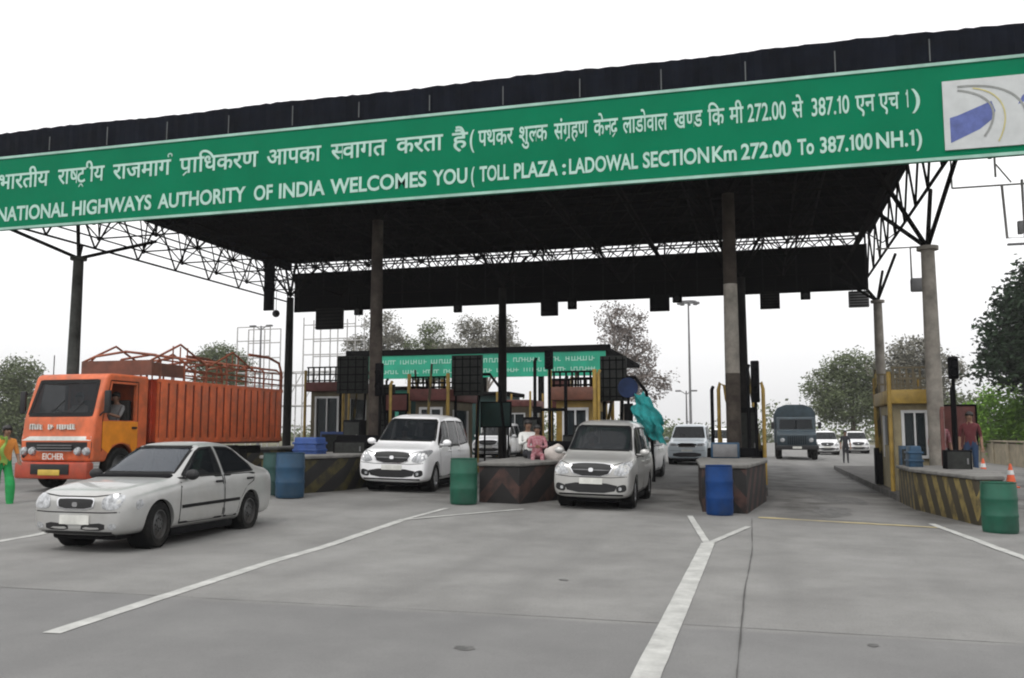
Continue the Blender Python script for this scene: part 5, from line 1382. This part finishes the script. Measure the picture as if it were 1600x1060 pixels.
# pedestrian in green trousers at the left edge
J = standing(step=.16); J.update(chest=(.10, 0, 1.34), neck=(.13, 0, 1.45), head=(.17, 0, 1.59), shoulderL=(.09, .17, 1.38), shoulderR=(.09, -.17, 1.38), elbowL=(.12, .24, 1.10), elbowR=(-.02, -.24, 1.12), wristL=(.30, .20, .98), wristR=(-.05, -.22, .88), legw=1.7)
person('person', 'pedestrian in orange top and bright green loose trousers at the left edge', (-14.25, 14.3, .06), R(-25), J, ('cloth_orange', 'cloth_green', 'cloth_green'), 'long', build=1.1, scale=.93)
cloth('green_scarf', 'yellow green scarf hanging over the shoulder of the pedestrian', (-14.25, 14.15, .06), [(.0, .02, 1.38), (.22, .0, 1.36), (.16, .0, .85), (-.02, 0, .9)], 'cloth_yellowgreen', 'scarf')
boom(-9.2, 24.2, .33, 'raised boom arm beside the booth behind the white people carrier')
boom(-4.2, 24.8, .25, 'raised boom arm right of the ochre booth', 80)
boom(-.05, 25.2, .18, 'raised boom arm on the right of the thick central column', 97)
boom(3.15, 26.8, .1, 'raised boom arm on the left edge of the right island', 92)
boom(-15.0, 31.5, .45, 'raised boom arm right of the leftmost booth', 84)
boom(-10.7, 27.6, .42, 'raised boom arm behind the brown front column', 95)
boom(-5.65, 27.8, .3, 'raised boom arm behind the ochre booth', 88)
cabinet(-10.45, 22.0, .95, (.5, .4, .9), 'steel_black', 'black cabinet left of the brown front column foot')
cabinet(-9.35, 22.4, .95, (.45, .4, .7), 'steel_black', 'black cabinet right of the brown front column foot')
cabinet(-5.55, 21.9, .9, (.4, .4, 1.0), 'steel_black', 'tall black cabinet behind the person in white')
cabinet(-4.3, 21.9, .9, (.3, .35, .8), 'steel_black', 'black cabinet just left of the silver people carrier roof')
cabinet(-.35, 24.8, .18, (.5, .5, 2.0), 'steel_black', 'tall black cabinet behind the central columns')
cabinet(3.35, 23.4, .1, (.35, .4, 1.1), 'drum_teal', 'blue grey cabinet in front of the cream booth corner')
cabinet(-12.6, 29.6, .35, (1.2, .5, 1.5), 'steel_black', 'wide black cabinet under the bent pipe frame')
cabinet(-13.9, 27.8, .35, (.9, .5, 1.2), 'blue_paint', 'deep blue cabinet at the rear corner of the orange truck')
notice(-10.35, 24.6, 2.15, .7, .5, 'redbrown', 'dark red notice above the cabinet left of the brown column')
notice(-5.5, 24.9, 2.2, .55, .8, 'redbrown', 'dark red notice left of the dark signal pole')
notice(-8.3, 28.0, 1.7, 1.0, .8, 'drum_darkgreen', 'dark green notice left of the middle rear column')
notice(-11.9, 30.0, 2.0, 1.2, .9, 'drum_darkgreen', 'dark green notice left of the brown front column')
notice(4.75, 24.9, 1.1, .9, 1.1, 'redbrown', 'dark red panel beside the cream booth on the right island')
def guard_post(x, y, z, h, m, label):
    t = thing('guard_post', label, 'post', (x, y, z), group='slim posts crowding the islands')
    bm = bmesh.new(); tube(bm, [(0, 0, 0), (0, 0, h), (.03, .05, h + .08)], .045, 8); obj('post', bm, M(m), t)
    bm = bmesh.new(); box(bm, (0, 0, .02), (.2, .2, .04), bev=.008); obj('base_plate', bm, M('steel_black'), t); return t
for x, y, z, h, m_, lb in [(-10.25, 23.9, .3, 2.6, 'yellow_paint', 'yellow post just behind the foot of the brown front column'), (-9.15, 26.6, .3, 2.9, 'steel_black', 'tall black post behind the booth with the dark red roof'),
        (-5.75, 23.0, .3, 3.1, 'steel_black', 'tall black post left of the tall black cabinet'), (-4.75, 22.2, .85, 2.0, 'steel_black', 'black post between the seated woman and the ochre booth'), (-4.05, 23.0, .25, 2.8, 'yellow_paint', 'yellow post at the right corner of the ochre booth'),
        (-1.2, 23.4, .2, 2.4, 'steel_black', 'black post left of the thick central column'), (-.3, 22.9, .2, 2.9, 'steel_black', 'black post right of the thick central column'),
        (4.3, 22.9, .1, 2.4, 'steel_black', 'black post right of the tall right column'), (3.95, 22.3, .7, 1.3, 'redbrown', 'short dark red post left of the tall right column'), (-14.6, 30.2, .4, 3.2, 'yellow_paint', 'yellow post right of the leftmost booth'),
        (-13.2, 30.4, .4, 3.0, 'steel_black', 'black post between the leftmost booth and the brown column')]:
    guard_post(x, y, z, h, m_, lb)
box_ = cabinet(-9.6, 20.2, .95, (.9, .5, .35), 'steel_black', 'low black cabinet on the front of the left island')
cabinet(-4.6, 22.1, .86, (.35, .35, .6), 'steel_black', 'small black cabinet beside the seated woman')
cabinet(3.9, 20.6, .70, (.5, .4, .45), 'steel_black', 'low black cabinet on top of the right striped island')
# people on the right island
person('person', 'person in a red shirt and blue trousers standing on the right island', (4.78, 23.6, .35), R(-100), standing(), ('cloth_red', 'cloth_blue', 'cloth_dark'), scale=.95)
person('person', 'person in a pinkish red shirt standing behind the tall right column', (4.18, 24.0, .15), R(-80), standing(), ('cloth_pink', 'cloth_grey', 'cloth_dark'))
person('person', 'dark dressed person standing in the road right of the army truck', G(4.35, 52), R(-90), standing(), ('cloth_dark', 'cloth_dark', 'cloth_dark'))

# cones
def cone(x, y, label):
    t = thing('traffic_cone', label, 'traffic cone', G(x, y), group='orange cones at the right roadside')
    bm = bmesh.new(); box(bm, (0, 0, .02), (.4, .4, .04), bev=.01); lathe(bm, [(.16, .04), (.035, .72), (.02, .74), (0, .74)], 24); bmesh.ops.recalc_face_normals(bm, faces=bm.faces[:]); obj('body', bm, M('cone_orange'), t)
    bm = bmesh.new(); lathe(bm, [(.102, .40), (.075, .54)], 24); obj('band', bm, M('white_frame'), t)
    return t
cone(7.45, 31.4, 'orange traffic cone nearest the right edge'); cone(8.2, 38.5, 'orange traffic cone just right of the person in red')
# roadside wall
t = thing('roadside_wall', 'low tan masonry wall along the right side of the road', 'wall', (13.4, 60, gtilt(12, 60)))
bm = bmesh.new(); box(bm, (0, -5, .6), (.3, 70, 1.2)); 
for k in range(20): box(bm, (0, -38 + k * 3.4, .64), (.42, .42, 1.28), bev=.02)
obj('wall', bm, M('wall_tan'), t, smooth=0); bm = bmesh.new(); box(bm, (0, -5, 1.335), (.44, 70.2, .1), bev=.02); obj('coping', bm, M('wall_tan'), t)

# ------------------------------------------------------------------ far plaza behind
fp = thing('far_canopy', 'second toll canopy in the distance with a green fascia sign', 'canopy', (-19.4, 60, 0))
bm = bmesh.new(); box(bm, (0, 8, 7.2), (19, 17, .3)); box(bm, (0, -.2, 7.28), (19.4, .5, .36)); obj('roof', bm, M('deck_under'), fp)
bm = bmesh.new(); box(bm, (0, -.35, 6.2), (18.8, .15, 1.65)); bd = obj('fascia', bm, M('far_green'), fp)
bm = bmesh.new(); random.seed(9)
for rz0, hh in ((6.55, .30), (5.85, .26)):
    x = -8.9
    while x < 8.8:
        wl = random.uniform(.8, 2.0); xe = min(8.8, x + wl)
        while x < xe:
            box(bm, (x, -.435, rz0), (.05, .02, hh)); 
            if random.random() < .8: box(bm, (x + .09, -.435, rz0 + random.choice((-.4, 0, .4)) * hh), (.16, .02, .05))
            x += .2
        x += .35
obj('lettering', bm, M('sign_white'), bd, smooth=0)
for k in range(5):
    bm = bmesh.new(); tube(bm, [(-8 + k * 4.2, 1, -.3), (-8 + k * 4.2, 1, 7.1)], .22, 12); obj('column', bm, M('steel_dark'), fp)
def far_box(x0, x1, y, z0, z1, m, name, label, cat, dep=3, parts=()):
    t = thing(name, label, cat, ((x0 + x1) / 2, y, gtilt((x0 + x1) / 2, y)))
    wd = x1 - x0; obj('wall', bx((0, dep / 2, (z0 + z1) / 2), (wd, dep, z1 - z0), bev=.03), M(m), t)
    bm = bmesh.new(); box(bm, (0, dep / 2, z1 + .12), (wd + .5, dep + .5, .22), bev=.03); obj('roof', bm, M('steel_dark'), t)
    n = max(1, int(wd / 1.8))
    for k in range(n):
        f = bmesh.new(); cx = -wd / 2 + wd * (k + .5) / n
        for a, b, c_, d_ in ((-.5, -.42, 1.0, 2.2), (.42, .5, 1.0, 2.2), (-.42, .42, 1.0, 1.08), (-.42, .42, 2.12, 2.2)): box(f, (cx + (a + b) / 2, -.02, z0 + (c_ + d_) / 2), (b - a, .08, d_ - c_))
        fo = obj('window', f, M('white_frame'), t, smooth=0); obj('pane', bx((cx, -.01, z0 + 1.6), (.84, .03, 1.04)), M('booth_glass'), fo)
    return t
far_box(-24.5, -20.5, 52, 0, 3.9, 'far_wall', 'site_office', 'green walled site office behind the white people carrier', 'building')
far_box(-18.3, -14.2, 50, 0, 3.4, 'drum_darkgreen', 'plaza_building', 'dark green low plaza building between the middle columns', 'building')
for x, y_, lb in ((-12.6, 46, 'far toll booth with pale window right of the middle rear column'), (-23.2, 46, 'far toll booth left of the green walled office')):
    booth(x - .8, x + .8, y_, 0, 2.9, 'cream_paint', 'redbrown', lb, (x - .5, x + .5, 1.2, 2.5))
for x, y_, lb in ((-14.6, 38, 'white van parked behind the black barrier left of the brown front column'), (-13.1, 45, 'white car behind the middle rear column')):
    c = copy_tree(car4); c.location = G(x, y_); c['label'] = lb; c.name = 'parked_car'; c['group'] = 'white cars parked beyond the booths'
    c['category'] = 'car'
# fix label wording of the first one
for o in [o for o in C.objects if o.get('label', '').startswith('white van parked')]: o['label'] = 'white car parked beyond the bent pipe frame left of the brown front column'

# ------------------------------------------------------------------ pale scaffold frame and mast
t = thing('scaffold_frame', 'pale steel scaffold grid standing behind the orange truck', 'scaffold', (-34.5, 62, 0))
bm = bmesh.new()
for dy_ in (0, 1.6):
    for k in range(8): x = -5.2 + k * 1.45; h = 9.8 if k < 3 else (6.2 if k < 4 else 10.4); tube(bm, [(x, dy_, 0), (x, dy_, h)], .05, 5)
    for z in (2, 3.6, 5.2, 6.2): tube(bm, [(-5.2, dy_, z), (4.95, dy_, z)], .045, 5)
    for z in (7.5, 8.7, 9.8): tube(bm, [(-5.2, dy_, z), (-2.3, dy_, z)], .045, 5); tube(bm, [(.6, dy_, z), (4.95, dy_, z)], .045, 5)
for k in range(8):
    for z in (3.6, 6.2): tube(bm, [(-5.2 + k * 1.45, 0, z), (-5.2 + k * 1.45, 1.6, z)], .04, 5)
for k in range(7): tube(bm, [(-5.2 + k * 1.45, 0, 3.6), (-3.75 + k * 1.45, 0, 6.2)], .035, 5)
obj('bars', bm, M('scaffold_steel'), t)
def lamp_post(x, y, h, label, ring, r=.12, cat='lamp post'):
    t = thing('lamp_post' if not ring else 'floodlight_mast', label, cat, (x, y, 0))
    bm = bmesh.new(); tube(bm, [(0, 0, 0), (0, 0, h * .5), (0, 0, h)], [r * 1.6, r * 1.2, r * .8], 10); obj('pole', bm, M('lamp_grey'), t)
    if ring:
        bm = bmesh.new(); lathe(bm, [(1.0, h - .1), (1.05, h), (1.0, h + .1), (.95, h)], 24, close=True)
        for k in range(4): a = k * math.pi / 2; tube(bm, [(0, 0, h), (math.cos(a), math.sin(a), h)], .05, 6)
        obj('ring', bm, M('lamp_grey'), t)
        for k in range(8):
            a = k * math.pi / 4; bm = bmesh.new(); box(bm, (1.1 * math.cos(a), 1.1 * math.sin(a), h - .15), (.5, .35, .3), rz=a, bev=.05); obj('floodlight', bm, M('lamp_grey'), t)
    else:
        for s in (-1, 1):
            bm = bmesh.new(); tube(bm, [(0, 0, h - .3), (s * .5, 0, h)], .04, 6); box(bm, (s * .7, 0, h), (.5, .25, .14), bev=.04); obj('lamp_head', bm, M('lamp_grey'), t)
    return t
lamp_post(-8.2, 110, 17.4, 'tall thin mast with a ring of floodlights far behind the plaza', True, .12, 'mast')
lamp_post(-36.4, 60, 9.6, 'slim double lamp post rising in front of the pale scaffold', False, .08)
lamp_post(-6.3, 80, 5.2, 'short lamp post left of the tall thin mast', False, .07)

# ------------------------------------------------------------------ trees
def tree(loc, h, crowns, leafm, barkm, n, ls, label, name='tree', cat='tree', trunk_r=.25, group=None, seed=1, lean=(0, 0), droop=0, spread=1.0, cl=.55, twigs=0):
    rnd = random.Random(seed)
    t = thing(name, label, cat, loc, group=group)
    bm = bmesh.new(); top = Vector((lean[0], lean[1], h * .62))
    tube(bm, [(0, 0, -.3), (lean[0] * .15, lean[1] * .1, h * .2), (lean[0] * .5, lean[1] * .5, h * .42), top], [trunk_r * 1.25, trunk_r, trunk_r * .75, trunk_r * .35], 9)
    tips = []
    for (cx, cy, cz, rx, ry, rz_) in crowns:
        c = Vector((cx, cy, cz)); st = Vector((lean[0] * .5, lean[1] * .5, h * .42)).lerp(top, rnd.random() * .6)
        mid = st.lerp(c, .55) + Vector((rnd.uniform(-.3, .3), rnd.uniform(-.3, .3), .1 * h * .3))
        tube(bm, [st, mid, c], [trunk_r * .5, trunk_r * .3, trunk_r * .12], 6)
        for k in range(7 + twigs):
            a = rnd.uniform(0, 6.28); e = c + Vector((math.cos(a) * rx * .8, math.sin(a) * ry * .8, rnd.uniform(-.3, .9) * rz_))
            tube(bm, [mid.lerp(c, rnd.uniform(.3, 1)), c.lerp(e, .5) + Vector((0, 0, .1)), e], [trunk_r * .14, trunk_r * .09, trunk_r * .03], 5); tips.append((e, min(rx, rz_)))
    obj('trunk', bm, M(barkm), t, smooth=60)
    bm = bmesh.new(); tot = sum(c[3] * c[4] * c[5] for c in crowns)
    for (cx, cy, cz, rx, ry, rz_) in crowns:
        cnt = int(n * (rx * ry * rz_) / tot)
        ncl = max(6, int(cnt / 38))
        cls = []
        for _ in range(ncl):
            while True:
                p = Vector((rnd.uniform(-1, 1), rnd.uniform(-1, 1), rnd.uniform(-1, 1)))
                if .25 < p.length < 1: break
            p = p.normalized() * (p.length ** .5)
            cls.append((Vector((cx + p.x * rx, cy + p.y * ry, cz + p.z * rz_)), cl * rnd.uniform(.6, 1.25)))
        for q in range(cnt):
            c, r_ = cls[q % ncl]
            gq = lambda sd_: max(-1.5, min(1.5, rnd.gauss(0, sd_)))
            p = c + Vector((gq(1) * r_ * spread, gq(1) * r_ * spread, gq(.75) * r_ - droop * rnd.random()))
            s = ls * rnd.uniform(.6, 1.3)
            ax = Vector((rnd.gauss(0, 1), rnd.gauss(0, 1), rnd.gauss(0, .7) - droop)).normalized(); bx_ = ax.cross(Vector((rnd.gauss(0, 1), rnd.gauss(0, 1), rnd.gauss(0, 1)))).normalized()
            v = [bm.verts.new(p + ax * s), bm.verts.new(p + bx_ * s * .45), bm.verts.new(p - ax * s), bm.verts.new(p - bx_ * s * .45)]
            bm.faces.new(v)
    obj('crown', bm, M(leafm), t, smooth=0)
    return t
def blobs(rnd, n, R_, H0, H1, r0, r1):
    return [(rnd.uniform(-R_, R_), rnd.uniform(-R_, R_) * .7, rnd.uniform(H0, H1), *(lambda r: (r, r * .9, r * .75))(rnd.uniform(r0, r1))) for _ in range(n)]
rr = random.Random(3)
# left edge
tree((-70.5, 72, -.2), 9.5, [(0, 0, 7.2, 1.9, 1.7, 1.5), (-.5, 0, 5.2, 2.1, 1.8, 1.6), (.6, 0, 3.2, 2.3, 1.9, 1.6), (-.8, 0, 1.8, 2.2, 1.8, 1.2)], 'leaf_olive', 'bark', 16000, .16, 'pale olive tree at the left edge behind the orange truck', seed=2, cl=.6)
tree((-61, 92, -.2), 12.5, [(-1, 0, 9.8, 2.2, 2, 1.6), (1.6, 0, 9.4, 2.2, 2, 1.4), (.2, 0, 11, 1.6, 1.4, 1.1), (0, 0, 7.4, 3.2, 2.5, 1.8)], 'leaf_olive', 'bark', 14000, .17, 'olive tree showing above the pipe cage of the orange truck', seed=3)
# centre trees above the far canopy
tree((-42, 95, 0), 15, [(-.8, 0, 14.6, .9, .9, 1.9), (.8, 0, 13.6, 1.1, 1, 1.7), (-2.6, 0, 11.4, 1.8, 1.6, 1.2), (1.2, 0, 11.2, 2, 1.8, 1.5), (-1, 0, 9.5, 3, 2.2, 1.5)], 'leaf_grey', 'bark_pale', 12000, .15, 'thin grey tree with two spiky tops just right of the brown front column', seed=4, cl=.5)
tree((-35.8, 95, 0), 14, [(0, 0, 12.6, 1.3, 1.2, 1.5), (-1.4, 0, 10.8, 1.9, 1.7, 1.3), (1.6, 0, 10.4, 2.0, 1.7, 1.3), (0, 0, 8.8, 3, 2.4, 1.4)], 'leaf_olive', 'bark_pale', 12000, .15, 'olive tree with a pointed top above the green far sign', seed=5, cl=.5)
tree((-28.3, 92, 0), 14, [(-1.7, 0, 12.6, 1.3, 1.2, 1.3), (1.5, 0, 12.4, 1.3, 1.2, 1.3), (-4.2, 0, 10.2, 1.8, 1.6, 1.0), (.2, 0, 10.4, 2.6, 2, 1.2), (3.2, 0, 10, 1.4, 1.2, 1.0)], 'leaf_grey', 'bark_pale', 12000, .15, 'grey forked tree behind the middle rear column', seed=6, cl=.5)
tree((-12.6, 84, 0), 14, [(-.9, 0, 12.5, 1.3, 1.2, 1.4), (.9, 0, 11.6, 1.4, 1.2, 1.5), (-.4, 0, 10.2, 1.8, 1.4, 1.3), (1.9, 0, 9.0, 1.4, 1.2, 1.2), (.6, 0, 7.6, 2.2, 1.6, 1.5), (2.2, 0, 5.8, 2.0, 1.6, 1.5), (4.1, 0, 6.4, .9, .8, .8)], 'leaf_brown', 'bark_pale', 8000, .14, 'tall sparse brownish tree right of the far green canopy', seed=7, cl=.42, twigs=14, trunk_r=.22)
# right side
tree((9.2, 100, 0), 11, [(0, 0, 8.3, 2.6, 2, 1.4), (-2, 0, 6.4, 2.6, 2, 1.6), (2.3, 0, 6.6, 2.4, 2, 1.5), (0, 0, 4.4, 4, 2.6, 1.8)], 'leaf_olive', 'bark', 20000, .17, 'rounded olive tree between the army truck and the right booth', seed=8, cl=.6)
tree((14.2, 92, 0), 12, [(0, 0, 9.0, 2.2, 2, 1.4), (-1.8, 0, 7.4, 2, 1.6, 1.3), (2, 0, 7.2, 2, 1.8, 1.4), (0, 0, 5, 3.2, 2.4, 1.8)], 'leaf_grey', 'bark', 14000, .16, 'greyish tree seen past the right column above the booth', seed=9, cl=.55)
tree((16.7, 57, -.2), 13, [(0.6, 0, 10.8, 2.4, 2.4, 1.5), (-1.3, 0, 9.2, 1.9, 2, 1.3), (-2.5, 0, 7.4, 1.7, 1.8, 1.2), (-3.2, 0, 5.7, 1.3, 1.6, .9), (.8, 0, 8.0, 3.2, 2.8, 2.0), (-.2, 0, 5.9, 3.2, 2.6, 1.4), (3, 0, 9.5, 2.8, 2.6, 2.2), (1.5, 0, 4.2, 3.2, 2.4, 1.4)], 'leaf_dark', 'bark', 46000, .19, 'large dark drooping tree at the right edge', seed=10, cl=.55, droop=.25, trunk_r=.32)
for i, (x, y_, h, mt, lb) in enumerate([(14.9, 61, 5.4, 'leaf_bright', 'bright green bush behind the tan wall at the right edge'), (16.9, 62, 4.6, 'leaf_bright', 'bright green bush under the large dark drooping tree'), (14.3, 72, 4.8, 'leaf_olive', 'dull green bush behind the wall right of the right column'), (12.3, 84, 4.2, 'leaf_bright', 'light green bush far behind the right booth')]):
    tree((x, y_, -.2), h, [(0, 0, h * .72, 1.7, 1.5, h * .2), (-1.2, 0, h * .45, 1.5, 1.4, h * .22), (1.3, 0, h * .45, 1.6, 1.4, h * .22), (0, 0, h * .25, 2.2, 1.6, h * .2)], mt, 'bark', 9000, .13, lb, 'bush', 'bush', .08, seed=20 + i, cl=.38)
# far-off tree belt, one mass on the horizon
bm = bmesh.new(); rr = random.Random(77)
for k in range(700):
    u = rr.random(); x = -190 + 330 * u; y_ = 150 + rr.uniform(-10, 14) + .05 * abs(x); hh = 4.2 + 1.8 * math.sin(x * .09) + 1.2 * math.sin(x * .31 + 1) + rr.uniform(-1, 1.5)
    for q in range(60):
        p = Vector((x + rr.gauss(0, 1.8), y_ + rr.gauss(0, 1.5), min(.95, abs(rr.gauss(0, .5))) * hh)); s = rr.uniform(.18, .4)
        ax = Vector((rr.gauss(0, 1), rr.gauss(0, 1), rr.gauss(0, 1))).normalized(); b2 = ax.cross(Vector((rr.gauss(0, 1), rr.gauss(0, 1), rr.gauss(0, 1)))).normalized()
        bm.faces.new([bm.verts.new(p + ax * s), bm.verts.new(p + b2 * s * .6), bm.verts.new(p - ax * s), bm.verts.new(p - b2 * s * .6)])
tag(obj('tree_belt', bm, M('leaf_olive'), smooth=0), 'far-off belt of trees along the horizon', 'woodland', kind='stuff')

# ------------------------------------------------------------------ haze
hz = bmesh.new(); box(hz, (-20, 300, 11), (700, 760, 26))
m = bpy.data.materials.new('haze'); m.use_nodes = True; t = m.node_tree; t.nodes.remove(t.nodes['Principled BSDF'])
v = t.nodes.new('ShaderNodeVolumePrincipled'); v.inputs['Density'].default_value = .0005; v.inputs['Color'].default_value = (.92, .92, .93, 1); v.inputs['Anisotropy'].default_value = .2
t.links.new(v.outputs[0], t.nodes['Material Output'].inputs['Volume']); MATS['haze'] = m
HAZE = True
if HAZE: tag(obj('haze', hz, m, smooth=0), 'thin pale haze over the distance', 'haze', kind='stuff')
